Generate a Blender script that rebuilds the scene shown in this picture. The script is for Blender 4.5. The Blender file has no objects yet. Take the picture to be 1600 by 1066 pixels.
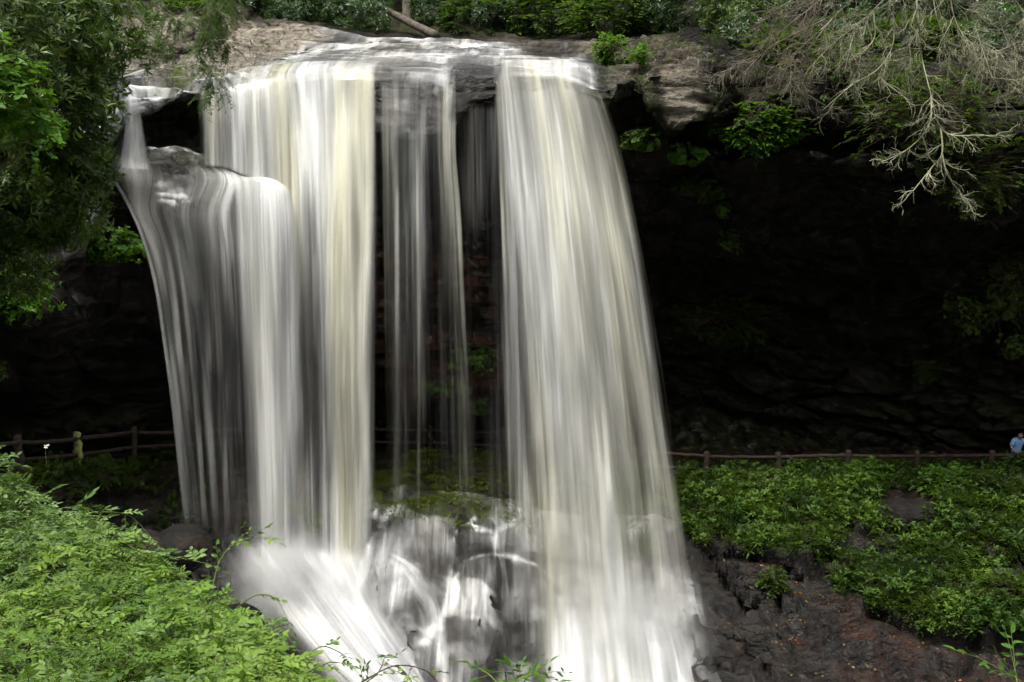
import bpy, math, random
import numpy as np
from mathutils import Vector
from mathutils.bvhtree import BVHTree

# ------------------------------------------------------------------ camera, sky, sun, exposure
SC = bpy.context.scene
COL = SC.collection
PITCH = math.radians(5.0)
F = 1600 * 35.0 / 36.0
cam_d = bpy.data.cameras.new('camera')
cam_d.lens = 35.0
cam_d.sensor_width = 36.0
cam_d.clip_start = 0.05
cam_d.clip_end = 600.0
cam = bpy.data.objects.new('camera', cam_d)
cam.rotation_euler = (math.radians(90) - PITCH, 0, 0)
COL.objects.link(cam)
SC.camera = cam

SUN_EL, SUN_AZ = math.radians(68), math.radians(215)      # azimuth clockwise from +Y
w = bpy.data.worlds.new("World")
SC.world = w
w.use_nodes = True
nt = w.node_tree
nt.nodes.clear()
sky = nt.nodes.new('ShaderNodeTexSky')
sky.sky_type = 'NISHITA'
sky.sun_disc = False
sky.sun_elevation = SUN_EL
sky.sun_rotation = SUN_AZ
sky.air_density = 1.0
sky.dust_density = 4.0
sky.ozone_density = 0.6
hs = nt.nodes.new('ShaderNodeHueSaturation')
hs.inputs['Saturation'].default_value = 0.15            # thin cloud: a whiter sky
bg = nt.nodes.new('ShaderNodeBackground')
bg.inputs['Strength'].default_value = 0.13
out = nt.nodes.new('ShaderNodeOutputWorld')
nt.links.new(sky.outputs[0], hs.inputs['Color'])
nt.links.new(hs.outputs[0], bg.inputs['Color'])
nt.links.new(bg.outputs[0], out.inputs[0])

sd = bpy.data.lights.new('sun', 'SUN')
sd.energy = 2.0
sd.angle = math.radians(14)
sd.color = (1.0, 0.96, 0.86)
sun = bpy.data.objects.new('sun', sd)
sv = Vector((math.sin(SUN_AZ) * math.cos(SUN_EL), math.cos(SUN_AZ) * math.cos(SUN_EL), math.sin(SUN_EL)))
sun.rotation_euler = sv.to_track_quat('Z', 'Y').to_euler()
sun.location = sv * 60
COL.objects.link(sun)

SC.view_settings.view_transform = 'Standard'
SC.view_settings.look = 'None'
SC.view_settings.exposure = 1.12
SC.view_settings.gamma = 1.0
SC.view_settings.use_curve_mapping = False
SC.cycles.transparent_max_bounces = 32
SC.cycles.max_bounces = 6
SC.cycles.diffuse_bounces = 3
SC.cycles.volume_bounces = 1
SC.cycles.volume_max_steps = 96
SC.cycles.use_adaptive_sampling = True
SC.cycles.adaptive_threshold = 0.015
SC.cycles.use_denoising = True
SC.cycles.denoiser = 'OPENIMAGEDENOISE'
SC.cycles.denoising_input_passes = 'RGB'
SC.cycles.denoising_prefilter = 'ACCURATE'

# ------------------------------------------------------------------ helpers
rng = np.random.default_rng(7)
random.seed(7)
cP, sP = math.cos(PITCH), math.sin(PITCH)

def ray(px, py):
    a = (px - 800.0) / F
    b = (533.0 - py) / F
    return np.array([a, cP + b * sP, -sP + b * cP])

def P(px, py, D):
    """The world point seen at a place of the photograph, D metres in front of the viewpoint."""
    d = ray(px, py)
    return d * (D / d[1])

def zat(py, D):
    return P(800, py, D)[2]

def norm(v):
    return v / (np.linalg.norm(v, axis=-1, keepdims=True) + 1e-12)

def _h(ix, iy, iz, s):
    n = (ix.astype(np.int64) * 374761393 + iy.astype(np.int64) * 668265263 + iz.astype(np.int64) * 2147483647 + s * 1274126177) & 0xffffffff
    n = ((n ^ (n >> 13)) * 1274126177) & 0xffffffff
    n = ((n ^ (n >> 16)) * 2246822519) & 0xffffffff
    n = n ^ (n >> 15)
    return (n & 0xffffff).astype(np.float64) / 0xffffff

def vn(p, s=0):
    """Value noise in 0..1"""
    p = np.asarray(p, float)
    i = np.floor(p)
    f = p - i
    f = f * f * f * (f * (f * 6 - 15) + 10)
    i = i.astype(np.int64)
    x, y, z = i[..., 0], i[..., 1], i[..., 2]
    fx, fy, fz = f[..., 0], f[..., 1], f[..., 2]
    def L(a, b, t): return a + (b - a) * t
    return L(L(L(_h(x, y, z, s), _h(x + 1, y, z, s), fx), L(_h(x, y + 1, z, s), _h(x + 1, y + 1, z, s), fx), fy),
             L(L(_h(x, y, z + 1, s), _h(x + 1, y, z + 1, s), fx), L(_h(x, y + 1, z + 1, s), _h(x + 1, y + 1, z + 1, s), fx), fy), fz)

def fbm(p, o=4, s=0, g=0.5):
    p = np.asarray(p, float)
    a, t, r = 1.0, 0.0, 0.0
    for k in range(o):
        r = r + a * vn(p, s + k * 17)
        t += a
        a *= g
        p = p * 2.03 + 11.7
    return r / t

def cells(p, s=0):
    """Worley cells: random value of the nearest cell and distance to its border."""
    p = np.asarray(p, float)
    i = np.floor(p).astype(np.int64)
    b1 = np.full(p.shape[:-1], 9.0)
    b2 = b1.copy()
    v = np.zeros(p.shape[:-1])
    for dx in (-1, 0, 1):
        for dy in (-1, 0, 1):
            for dz in (-1, 0, 1):
                cx, cy, cz = i[..., 0] + dx, i[..., 1] + dy, i[..., 2] + dz
                qx = cx + 0.1 + 0.8 * _h(cx, cy, cz, s + 1)
                qy = cy + 0.1 + 0.8 * _h(cx, cy, cz, s + 2)
                qz = cz + 0.1 + 0.8 * _h(cx, cy, cz, s + 3)
                d = (p[..., 0] - qx) ** 2 + (p[..., 1] - qy) ** 2 + (p[..., 2] - qz) ** 2
                n = d < b1
                b2 = np.where(n, b1, np.minimum(b2, d))
                v = np.where(n, _h(cx, cy, cz, s + 4), v)
                b1 = np.where(n, d, b1)
    return v, np.sqrt(b2) - np.sqrt(b1)

def sstep(a, b, x):
    t = np.clip((x - a) / (b - a), 0, 1)
    return t * t * (3 - 2 * t)

def crom(pts, ts):
    """Catmull-Rom through the rows of pts at parameters ts (0..n-1)."""
    pts = np.asarray(pts, float)
    n = len(pts)
    i = np.clip(np.floor(ts).astype(int), 0, n - 2)
    f = (ts - i).reshape((-1,) + (1,) * (pts.ndim - 1))
    g = lambda k: pts[np.clip(k, 0, n - 1)]
    p0, p1, p2, p3 = g(i - 1), g(i), g(i + 1), g(i + 2)
    return 0.5 * (2 * p1 + (p2 - p0) * f + (2 * p0 - 5 * p1 + 4 * p2 - p3) * f ** 2 + (3 * p1 - p0 - 3 * p2 + p3) * f ** 3)

def mesh_obj(name, V, faces, mat, parent=None, attrs=None, uv=None, smooth=True):
    """faces: list of (n,k) integer arrays; links ONE mesh object."""
    V = np.asarray(V, np.float32)
    me = bpy.data.meshes.new(name)
    faces = [np.asarray(f, np.int32) for f in faces if len(f)]
    loops = np.concatenate([f.ravel() for f in faces])
    tot = np.concatenate([np.full(len(f), f.shape[1], np.int32) for f in faces])
    st = np.concatenate([[0], np.cumsum(tot)[:-1]]).astype(np.int32)
    me.vertices.add(len(V))
    me.vertices.foreach_set('co', V.ravel())
    me.loops.add(len(loops))
    me.loops.foreach_set('vertex_index', loops)
    me.polygons.add(len(tot))
    me.polygons.foreach_set('loop_start', st)
    me.polygons.foreach_set('loop_total', tot)
    me.polygons.foreach_set('use_smooth', np.full(len(tot), smooth))
    me.update(calc_edges=True)
    for k, a in (attrs or {}).items():
        at = me.attributes.new(k, 'FLOAT', 'POINT')
        at.data.foreach_set('value', np.asarray(a, np.float32).ravel())
    if uv is not None:
        l = me.uv_layers.new(name='UVMap')
        l.data.foreach_set('uv', np.asarray(uv, np.float32)[loops].ravel())
    me.materials.append(mat)
    o = bpy.data.objects.new(name, me)
    COL.objects.link(o)
    if parent is not None:
        o.parent = parent
        o.matrix_parent_inverse.identity()
        o.location = -Vector(parent.location)
    return o

def tag(o, label=None, cat=None, group=None, kind=None):
    if label: o['label'] = label
    if cat: o['category'] = cat
    if group: o['group'] = group
    if kind: o['kind'] = kind
    return o

def thing(name, loc, label, cat, group=None):
    o = bpy.data.objects.new(name, None)
    o.empty_display_size = 0.2
    o.location = Vector([float(c) for c in loc])
    COL.objects.link(o)
    return tag(o, label, cat, group)

def grid_faces(nr, nc):
    a = np.arange(nr * nc).reshape(nr, nc)
    return np.stack([a[:-1, :-1], a[:-1, 1:], a[1:, 1:], a[1:, :-1]], -1).reshape(-1, 4)

# ------------------------------------------------------------------ materials
def new_mat(name):
    m = bpy.data.materials.new(name)
    m.use_nodes = True
    m.node_tree.nodes.clear()
    return m, m.node_tree

class N:
    """tiny node writer"""
    def __init__(s, nt): s.nt = nt
    def n(s, t, **kw):
        x = s.nt.nodes.new(t)
        for k, v in kw.items(): setattr(x, k, v)
        return x
    def put(s, sock, v):
        if isinstance(v, bpy.types.NodeSocket): s.nt.links.new(v, sock)
        elif v is not None: sock.default_value = v
    def math(s, op, a, b=None, c=None, clamp=False):
        x = s.n('ShaderNodeMath', operation=op); x.use_clamp = clamp
        s.put(x.inputs[0], a)
        if b is not None: s.put(x.inputs[1], b)
        if c is not None: s.put(x.inputs[2], c)
        return x.outputs[0]
    def mix(s, f, a, b, bt='MIX'):
        x = s.n('ShaderNodeMix', data_type='RGBA', blend_type=bt)
        s.put(x.inputs[0], f)
        s.put(x.inputs[6], (*a, 1) if isinstance(a, tuple) and len(a) == 3 else a)
        s.put(x.inputs[7], (*b, 1) if isinstance(b, tuple) and len(b) == 3 else b)
        return x.outputs[2]
    def attr(s, name): return s.n('ShaderNodeAttribute', attribute_name=name).outputs['Fac']
    def noise(s, vec, scale, detail=4, rough=0.55, dist=0.0):
        x = s.n('ShaderNodeTexNoise')
        s.put(x.inputs['Vector'], vec)
        x.inputs['Scale'].default_value = scale
        x.inputs['Detail'].default_value = detail
        x.inputs['Roughness'].default_value = rough
        x.inputs['Distortion'].default_value = dist
        return x.outputs['Fac']
    def vmul(s, vec, k):
        x = s.n('ShaderNodeVectorMath', operation='MULTIPLY')
        s.put(x.inputs[0], vec); x.inputs[1].default_value = k
        return x.outputs[0]
    def vadd(s, vec, k):
        x = s.n('ShaderNodeVectorMath', operation='ADD')
        s.put(x.inputs[0], vec); s.put(x.inputs[1], k)
        return x.outputs[0]
    def ramp(s, f, a, b, lo=0.0, hi=1.0):
        x = s.n('ShaderNodeMapRange'); x.interpolation_type = 'SMOOTHSTEP'
        s.put(x.inputs['Value'], f)
        s.put(x.inputs['From Min'], a); s.put(x.inputs['From Max'], b)
        x.inputs['To Min'].default_value = lo; x.inputs['To Max'].default_value = hi
        return x.outputs[0]
    def bump(s, h, st, dist=0.05, nrm=None):
        x = s.n('ShaderNodeBump'); x.inputs['Strength'].default_value = st; x.inputs['Distance'].default_value = dist
        s.put(x.inputs['Height'], h)
        if nrm is not None: s.put(x.inputs['Normal'], nrm)
        return x.outputs[0]
    def out(s, surf=None, vol=None):
        o = s.n('ShaderNodeOutputMaterial')
        if surf is not None: s.nt.links.new(surf, o.inputs['Surface'])
        if vol is not None: s.nt.links.new(vol, o.inputs['Volume'])

def rock_material():
    """Bedded gneiss. Vertex attributes say where it is pale, rusty, lichened, mossy or wet."""
    m, t = new_mat('rock')
    k = N(t)
    pos = k.n('ShaderNodeNewGeometry').outputs['Position']
    big = k.noise(k.vmul(pos, (0.5, 0.5, 1.6)), 1.0, 5, 0.6)
    fine = k.noise(k.vmul(pos, (1, 1, 2.2)), 3.2, 7, 0.62, 0.15)
    grit = k.noise(pos, 19.0, 6, 0.7)
    layer = k.noise(k.vmul(pos, (0.5, 0.5, 4.5)), 1.4, 4, 0.5, 0.1)
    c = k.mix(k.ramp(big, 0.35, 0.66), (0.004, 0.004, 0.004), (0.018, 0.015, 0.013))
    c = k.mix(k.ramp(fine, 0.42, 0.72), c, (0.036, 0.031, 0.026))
    pale = k.mix(k.ramp(layer, 0.3, 0.7), (0.17, 0.15, 0.12), (0.42, 0.37, 0.30))
    pale = k.mix(k.ramp(fine, 0.35, 0.55), (0.10, 0.085, 0.065), pale)
    c = k.mix(k.math('MULTIPLY', k.attr('pale'), k.ramp(big, 0.15, 0.5), clamp=True), c, pale)
    c = k.mix(k.math('MULTIPLY', k.attr('rust'), k.ramp(k.noise(k.vmul(pos, (1, 1, .5)), 1.3, 5), 0.38, 0.62), clamp=True), c, (0.055, 0.019, 0.010))
    vor = k.n('ShaderNodeTexVoronoi'); vor.inputs['Scale'].default_value = 4.5
    k.put(vor.inputs['Vector'], k.vadd(pos, k.n('ShaderNodeTexNoise').outputs['Color']))
    spots = k.math('MULTIPLY', k.ramp(grit, 0.5, 0.62), k.ramp(k.noise(pos, 2.6, 4), 0.5, 0.62))
    lich = k.math('MULTIPLY', spots, k.attr('lichen'), clamp=True)
    c = k.mix(lich, c, (0.34, 0.36, 0.28))
    mo = k.math('MULTIPLY', k.attr('moss'), k.ramp(k.noise(pos, 1.9, 6, 0.65), 0.36, 0.56), clamp=True)
    mc = k.mix(k.noise(pos, 9, 4), (0.018, 0.032, 0.005), (0.085, 0.11, 0.016))
    c = k.mix(mo, c, mc)
    c = k.mix(k.math('MULTIPLY', k.attr('crack'), .85), c, (0.006, 0.005, 0.004))
    b = k.n('ShaderNodeBsdfPrincipled')
    k.put(b.inputs['Base Color'], c)
    wet = k.math('MULTIPLY', k.attr('wet'), k.math('SUBTRACT', 1.0, mo), clamp=True)
    ro = k.math('SUBTRACT', k.math('MULTIPLY_ADD', grit, 0.25, 0.72), k.math('MULTIPLY', wet, 0.66))
    k.put(b.inputs['Roughness'], ro)
    k.put(b.inputs['Specular IOR Level'], k.math('MULTIPLY_ADD', wet, 0.34, 0.08))
    crk = k.noise(k.vmul(pos, (1, 1, 2.0)), 1.6, 6, 0.6, 0.2)
    hsum = k.math('ADD', k.math('MULTIPLY', fine, 0.8), k.math('MULTIPLY', crk, 1.2))
    n1 = k.bump(hsum, 1.0, 0.22)
    n2 = k.bump(k.math('ADD', grit, k.math('MULTIPLY', mo, 0.6)), 0.8, 0.05, n1)
    k.put(b.inputs['Normal'], n2)
    k.out(b.outputs[0])
    return m

def leaf_material(name, dark, light, warm=None, rough=0.42, trans=0.32, spec=0.4):
    m, t = new_mat(name)
    k = N(t)
    ti = k.attr('tint')
    c = k.mix(k.ramp(ti, 0.0, 0.9), dark, light)
    if warm:
        c = k.mix(k.ramp(ti, 0.93, 0.97), c, warm)
    b = k.n('ShaderNodeBsdfPrincipled')
    k.put(b.inputs['Base Color'], c)
    b.inputs['Roughness'].default_value = rough
    b.inputs['Specular IOR Level'].default_value = spec
    tr = k.n('ShaderNodeBsdfTranslucent')
    k.put(tr.inputs['Color'], k.mix(0.5, c, (0.16, 0.30, 0.02)))
    mx = k.n('ShaderNodeMixShader'); mx.inputs[0].default_value = trans
    t.links.new(b.outputs[0], mx.inputs[1]); t.links.new(tr.outputs[0], mx.inputs[2])
    k.out(mx.outputs[0])
    return m

def bark_material(name, a, b_, moss=0.0, sc=6.0):
    m, t = new_mat(name)
    k = N(t)
    pos = k.n('ShaderNodeTexCoord').outputs['Object']
    n1 = k.noise(pos, sc, 6, 0.65)
    n2 = k.noise(pos, sc * 5, 5, 0.7)
    c = k.mix(k.ramp(n1, 0.3, 0.7), a, b_)
    c = k.mix(k.ramp(n2, 0.55, 0.8, 0, 0.6), c, tuple(x * 0.4 for x in a))
    if moss:
        c = k.mix(k.ramp(k.noise(pos, 5.0, 5, 0.7), 0.62 - moss * 0.3, 0.7 - moss * 0.25), c, (0.30, 0.34, 0.10))
    b = k.n('ShaderNodeBsdfPrincipled')
    k.put(b.inputs['Base Color'], c)
    b.inputs['Roughness'].default_value = 0.85
    k.put(b.inputs['Normal'], k.bump(k.math('ADD', n1, n2), 0.7, 0.02))
    k.out(b.outputs[0])
    return m

def plain_material(name, col, rough=0.7, var=0.25, sc=12):
    m, t = new_mat(name)
    k = N(t)
    pos = k.n('ShaderNodeTexCoord').outputs['Object']
    c = k.mix(k.noise(pos, sc, 4), tuple(x * (1 - var) for x in col), tuple(min(1, x * (1 + var)) for x in col))
    b = k.n('ShaderNodeBsdfPrincipled')
    k.put(b.inputs['Base Color'], c)
    b.inputs['Roughness'].default_value = rough
    k.out(b.outputs[0])
    return m

def water_material(name, seed=0.0, fu=1.0, fv=1.0, soft=0.32, cream=0.5, top=1.02, alb=.94):
    """Falling water: white strands whose cover follows the 'dens' attribute, strands run along V."""
    m, t = new_mat(name)
    k = N(t)
    uv = k.n('ShaderNodeUVMap').outputs[0]
    uvs = k.vadd(uv, (seed * 13.7, seed * 5.1, seed * 2.3))
    a = k.noise(k.vmul(uvs, (1.5 * fu, 0.16 * fv, 1)), 1.0, 2, 0.5, 0.25)
    b2 = k.noise(k.vmul(uvs, (6.0 * fu, 0.16 * fv, 1)), 1.0, 2, 0.55, 0.1)
    c2 = k.noise(k.vmul(uvs, (19.0 * fu, 0.30 * fv, 1)), 1.0, 2, 0.6)
    s = k.math('ADD', k.math('ADD', k.math('MULTIPLY', a, 0.52), k.math('MULTIPLY', b2, 0.32)), k.math('MULTIPLY', c2, 0.16))
    s = k.ramp(s, 0.32, 0.68)
    de = k.attr('dens')
    # dense water is nearly even, thin water breaks into soft veils
    body = k.math('MULTIPLY', k.math('POWER', de, 2.6), k.math('MULTIPLY_ADD', s, 0.85, 0.55))
    veil = k.math('MULTIPLY', k.math('POWER', s, 3.4), k.math('MULTIPLY', de, 2.3))
    al = k.math('ADD', k.math('MULTIPLY', body, 0.62), k.math('MULTIPLY', veil, soft))
    al = k.math('MULTIPLY', al, top, clamp=True)
    cz = k.noise(k.vmul(uvs, (0.75 * fu, 0.03 * fv, 1)), 1.0, 2, 0.5)
    col = k.mix(k.ramp(cz, 0.42, 0.66), tuple(x * alb for x in (0.97, 0.98, 1.0)), tuple(x * alb for x in ((1.03, 1.0, 0.79) if cream > 0.3 else (1.0, 0.99, 0.94))))
    df = k.n('ShaderNodeBsdfDiffuse'); k.put(df.inputs['Color'], col)
    tl = k.n('ShaderNodeBsdfTranslucent'); k.put(tl.inputs['Color'], col)
    mx = k.n('ShaderNodeMixShader'); mx.inputs[0].default_value = 0.35
    t.links.new(df.outputs[0], mx.inputs[1]); t.links.new(tl.outputs[0], mx.inputs[2])
    tp = k.n('ShaderNodeBsdfTransparent')
    m2 = k.n('ShaderNodeMixShader')
    k.put(m2.inputs[0], al)
    t.links.new(tp.outputs[0], m2.inputs[1]); t.links.new(mx.outputs[0], m2.inputs[2])
    k.out(m2.outputs[0])
    return m

def mist_material(dens, seed=0.0):
    m, t = new_mat('spray')
    k = N(t)
    oc = k.n('ShaderNodeTexCoord').outputs['Object']
    ln = k.n('ShaderNodeVectorMath', operation='LENGTH'); k.put(ln.inputs[0], oc)
    f = k.math('POWER', k.ramp(ln.outputs['Value'], 1.0, 0.0), 1.6)
    nn = k.ramp(k.noise(k.vadd(oc, (seed, seed, 0)), 2.2, 4, 0.55), 0.32, 0.72, 0.15, 1.6)
    v = k.n('ShaderNodeVolumePrincipled')
    v.inputs['Color'].default_value = (0.96, 0.97, 0.97, 1)
    k.put(v.inputs['Density'], k.math('MULTIPLY', k.math('MULTIPLY', f, nn), dens))
    k.out(vol=v.outputs[0])
    return m

M_ROCK = rock_material()
def stone_material():
    m, t = new_mat('wet_stone')
    k = N(t)
    pos = k.n('ShaderNodeTexCoord').outputs['Object']
    a = k.noise(pos, 1.6, 6, 0.6)
    b_ = k.noise(pos, 9.0, 6, 0.65)
    c = k.mix(k.ramp(a, .35, .7), (0.004, 0.0035, 0.003), (0.016, 0.013, 0.011))
    c = k.mix(k.math('MULTIPLY', k.ramp(a, .5, .62), k.attr('rust')), c, (0.09, 0.04, 0.02))
    b = k.n('ShaderNodeBsdfPrincipled')
    k.put(b.inputs['Base Color'], c)
    b.inputs['Specular IOR Level'].default_value = 0.22
    k.put(b.inputs['Roughness'], k.math('SUBTRACT', 0.75, k.math('MULTIPLY', k.attr('wet'), 0.25)))
    k.put(b.inputs['Normal'], k.bump(b_, 0.9, 0.05, k.bump(a, 0.8, 0.2)))
    k.out(b.outputs[0])
    return m
M_STONE = stone_material()
M_RHODO = leaf_material('rhododendron_leaf', (0.011, 0.034, 0.004), (0.11, 0.17, 0.030), (0.22, 0.10, 0.03), 0.40, 0.22, 0.35)
M_RHODO_FAR = leaf_material('laurel_leaf', (0.010, 0.032, 0.008), (0.062, 0.115, 0.035), None, 0.35, 0.25, 0.5)
M_BRIGHT = leaf_material('bright_leaf', (0.022, 0.085, 0.006), (0.095, 0.22, 0.015), None, 0.5, 0.45, 0.3)
M_FERN = leaf_material('fern_leaf', (0.02, 0.06, 0.006), (0.10, 0.18, 0.02), None, 0.5, 0.35, 0.3)
M_SHRUB = leaf_material('shrub_leaf', (0.018, 0.060, 0.004), (0.185, 0.30, 0.042), (0.30, 0.34, 0.05), 0.48, 0.3, 0.3)
M_HEML = leaf_material('hemlock_needle', (0.012, 0.040, 0.006), (0.07, 0.14, 0.02), None, 0.5, 0.3, 0.3)
M_COVER = leaf_material('shaded_cover_leaf', (0.005, 0.019, 0.001), (0.050, 0.088, 0.005), (0.12, 0.11, 0.03), 0.55, 0.3, 0.3)  # dark greens carry the tree shade of the right slope in their colour
M_MOSS = leaf_material('moss_leaf', (0.03, 0.055, 0.004), (0.15, 0.20, 0.015), None, 0.7, 0.2, 0.1)
M_LITTER = leaf_material('litter', (0.14, 0.045, 0.01), (0.45, 0.20, 0.04), None, 0.6, 0.1, 0.3)
M_STEM = bark_material('stem_bark', (0.06, 0.045, 0.03), (0.14, 0.11, 0.075))
M_GSTEM = bark_material('green_stem', (0.10, 0.14, 0.04), (0.20, 0.22, 0.08))
M_TRUNK = bark_material('trunk_bark', (0.04, 0.032, 0.024), (0.13, 0.105, 0.08))
M_DEAD = bark_material('lichen_twig', (0.14, 0.14, 0.085), (0.40, 0.40, 0.27), 0.0, 2.0)
M_DEADB = bark_material('brown_twig', (0.10, 0.08, 0.06), (0.28, 0.24, 0.18), 0.0, 2.0)
M_WOOD = bark_material('fence_wood', (0.014, 0.009, 0.006), (0.045, 0.027, 0.016), 0.0)
M_WOODM = bark_material('mossy_wood', (0.08, 0.07, 0.02), (0.26, 0.25, 0.08), 1.2)

# ------------------------------------------------------------------ the amphitheatre of rock
# One profile per column of the gorge wall: (distance, height) given as (D, photo row)
# 0 far top, 1 forest, 2 bed back, 3 bed mid, 4 crest, 5 lip, 6 face bottom, 7 recess top, 8 recess bottom,
# 9 ledge, 10 ledge bottom, 11 roof, 12 wall mid, 13 wall foot, 14 path edge, 15 slope, 16 lower slope, 17 base, 18 pool
PROF = [
 (-500, 18, [(70,-300),(50,-60),(38,0),(28,50),(20,150),(18,220),(17.5,380),(18.2,400),(18,420),(17.6,440),(18.5,560),(22,600),(24,660),(24,760),(18,800),(16,880),(14,960),(12,1080),(8,1700)]),
 (-250, 21, [(70,-300),(50,-60),(40,0),(31,50),(23,140),(21,220),(20.6,380),(21.3,400),(21,420),(20.6,440),(21.5,560),(25,600),(27,660),(27,750),(21,785),(19,860),(17,950),(15,1060),(9,1600)]),
 (0, 23.5, [(70,-300),(50,-60),(42,10),(34,50),(26,130),(24.3,200),(23.6,350),(24.3,380),(24,395),(23.4,420),(24.2,530),(28,570),(30.5,640),(31,733),(24,757),(22,830),(20.5,920),(18,1040),(11,1500)]),
 (120, 26, [(70,-250),(50,-40),(44,20),(37,60),(29,120),(27,180),(26.3,300),(27,320),(26.8,340),(26,370),(26.6,450),(31,500),(34,620),(34.5,718),(26.8,742),(25,800),(23.8,870),(21,1000),(13,1500)]),
 (180, 28.5, [(70,-200),(50,-20),(44,30),(38,62),(31,112),(29.6,135),(29.2,190),(29.7,200),(29.4,230),(28.6,262),(28.9,350),(32,410),(36,600),(36.5,712),(29.2,733),(27.4,790),(26.4,850),(23.5,1000),(15,1500)]),
 (235, 29.6, [(70,-160),(50,0),(44,36),(38,66),(31.4,118),(30.2,146),(30.3,168),(31.8,180),(31.4,235),(29.7,262),(29.4,345),(33,380),(37,600),(37.5,708),(31.2,727),(28.4,790),(27.2,850),(24.5,1000),(16,1500)]),
 (310, 30, [(70,-140),(50,8),(44,40),(38,68),(31.8,118),(30.3,138),(30.6,156),(32.0,168),(31.6,240),(29.5,268),(29.5,350),(33.5,385),(37,600),(38,705),(33.2,722),(29.2,800),(28.2,860),(25,1000),(16,1500)]),
 (400, 30, [(70,-120),(50,14),(44,50),(38,70),(31.8,104),(30.4,128),(30.5,160),(31.8,175),(31.4,255),(29.7,280),(29.8,350),(33.5,390),(37,600),(38,703),(35,718),(30,800),(28.8,860),(25,1010),(17,1500)]),
 (490, 30, [(70,-110),(50,16),(44,60),(38,75),(31.8,98),(30.4,118),(30.5,170),(31.6,200),(31.6,260),(31.4,300),(31.8,360),(34,420),(37,600),(38,703),(35,718),(30.5,800),(29,870),(25.5,1020),(17,1500)]),
 (585, 30, [(70,-110),(50,16),(44,60),(38,75),(31.8,98),(30.1,120),(29.8,200),(30.6,235),(31.4,270),(31.8,310),(32.2,370),(33.4,440),(34.6,600),(36.8,700),(34.6,714),(31.4,790),(29.6,880),(26,1030),(18,1500)]),
 (650, 30, [(70,-110),(50,16),(44,60),(38,76),(31.8,96),(30.0,122),(29.4,218),(30.6,240),(31.4,270),(31.8,310),(32.4,370),(33.4,440),(34.4,600),(36.6,698),(34.4,712),(31.6,785),(29.8,880),(26,1030),(18,1500)]),
 (705, 30, [(70,-110),(50,16),(44,62),(38,78),(31.8,98),(30.0,128),(29.5,205),(30.9,225),(31.6,270),(32,310),(32.6,370),(33.4,440),(34.4,600),(36.6,698),(34.2,714),(31.6,790),(30,890),(26,1035),(18,1500)]),
 (750, 30, [(70,-110),(50,18),(44,66),(38,82),(31.8,100),(30.3,132),(30.2,160),(31.8,180),(32.2,270),(32.6,310),(33,370),(33.6,440),(34.4,600),(36.6,698),(34.2,716),(31.6,795),(30,900),(26,1040),(18,1500)]),
 (800, 30, [(70,-100),(50,20),(44,68),(38,84),(31.8,96),(30.4,114),(30.6,170),(32,190),(32.6,270),(33,310),(33.4,370),(34,440),(35,600),(37,700),(34.0,722),(31.8,805),(30.6,925),(28.2,1095),(18,1500)]),
 (880, 30, [(70,-100),(50,20),(44,70),(38,86),(31.8,96),(30.5,118),(30.8,170),(32.2,190),(33,270),(33.4,310),(34,370),(35,440),(36,600),(37.4,700),(33.8,738),(31.8,820),(30.6,935),(28.2,1105),(18,1500)]),
 (940, 30, [(70,-90),(50,20),(44,66),(38,84),(32,100),(30.6,138),(30.6,175),(32.2,195),(33.2,270),(34,310),(35,370),(36.5,440),(37.5,600),(38,700),(33.5,748),(31.4,830),(30.3,940),(28.0,1105),(18,1500)]),
 (985, 30, [(70,-90),(50,16),(44,62),(38,80),(32.2,94),(30.4,120),(30.0,140),(31.8,150),(32.4,250),(34,290),(36,340),(38,440),(39.5,600),(39,700),(33.4,756),(31.0,830),(29.9,935),(27.6,1095),(18,1500)]),
 (1045, 30, [(70,-90),(50,10),(44,52),(38,66),(32.2,84),(30.3,112),(29.6,200),(31.2,215),(32,250),(34,290),(36,340),(38.5,440),(40,600),(39,702),(33.3,760),(30.6,830),(29.2,925),(26.8,1070),(18,1500)]),
 (1085, 30, [(70,-90),(50,6),(44,48),(38,60),(32.2,76),(30.4,106),(29.8,190),(31.6,205),(31.6,235),(32.4,270),(34.5,330),(38.5,440),(40,600),(39,703),(33.2,760),(30.2,830),(28.3,915),(25.8,1055),(18,1500)]),
 (1180, 30.5, [(70,-120),(50,-10),(44,30),(38,50),(33,74),(31,110),(30.6,170),(31.8,190),(31.4,230),(31,250),(33.4,320),(37.5,430),(40,600),(38.5,703),(33,758),(29.8,820),(27.6,900),(24.6,1030),(17,1500)]),
 (1330, 30.5, [(70,-160),(50,-40),(44,0),(38,30),(33,70),(31,110),(30.4,190),(31.4,210),(31,230),(30.6,255),(32.6,310),(36.5,430),(39,600),(38,704),(32.7,756),(29.4,815),(27,905),(24,1030),(16,1500)]),
 (1480, 30, [(70,-200),(50,-70),(44,-20),(38,15),(32,60),(30,110),(29.4,200),(30.4,220),(30,240),(29.8,260),(31.6,330),(35,430),(37.5,600),(37,706),(32.3,758),(29,820),(26.2,930),(23.4,1050),(15,1500)]),
 (1640, 29, [(70,-200),(50,-80),(44,-30),(38,10),(31,60),(29,110),(28.4,210),(29.2,230),(29,250),(28.8,270),(30,350),(33,430),(35.5,600),(36,706),(31.8,756),(28.4,820),(25,950),(22.4,1070),(14,1500)]),
 (2000, 26, [(70,-200),(50,-80),(42,-30),(35,10),(28,60),(26,110),(25.4,210),(26.2,230),(26,250),(25.8,270),(27,350),(30,430),(32,600),(32,712),(28,765),(25,840),(22,960),(19,1100),(12,1500)]),
]
XC = np.array([P(px, 533, D)[0] for px, D, _ in PROF])
PY = np.array([[D for D, _ in c] for _, _, c in PROF], float)
PZ = np.array([[zat(r, D) for D, r in c] for _, _, c in PROF], float)

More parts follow.
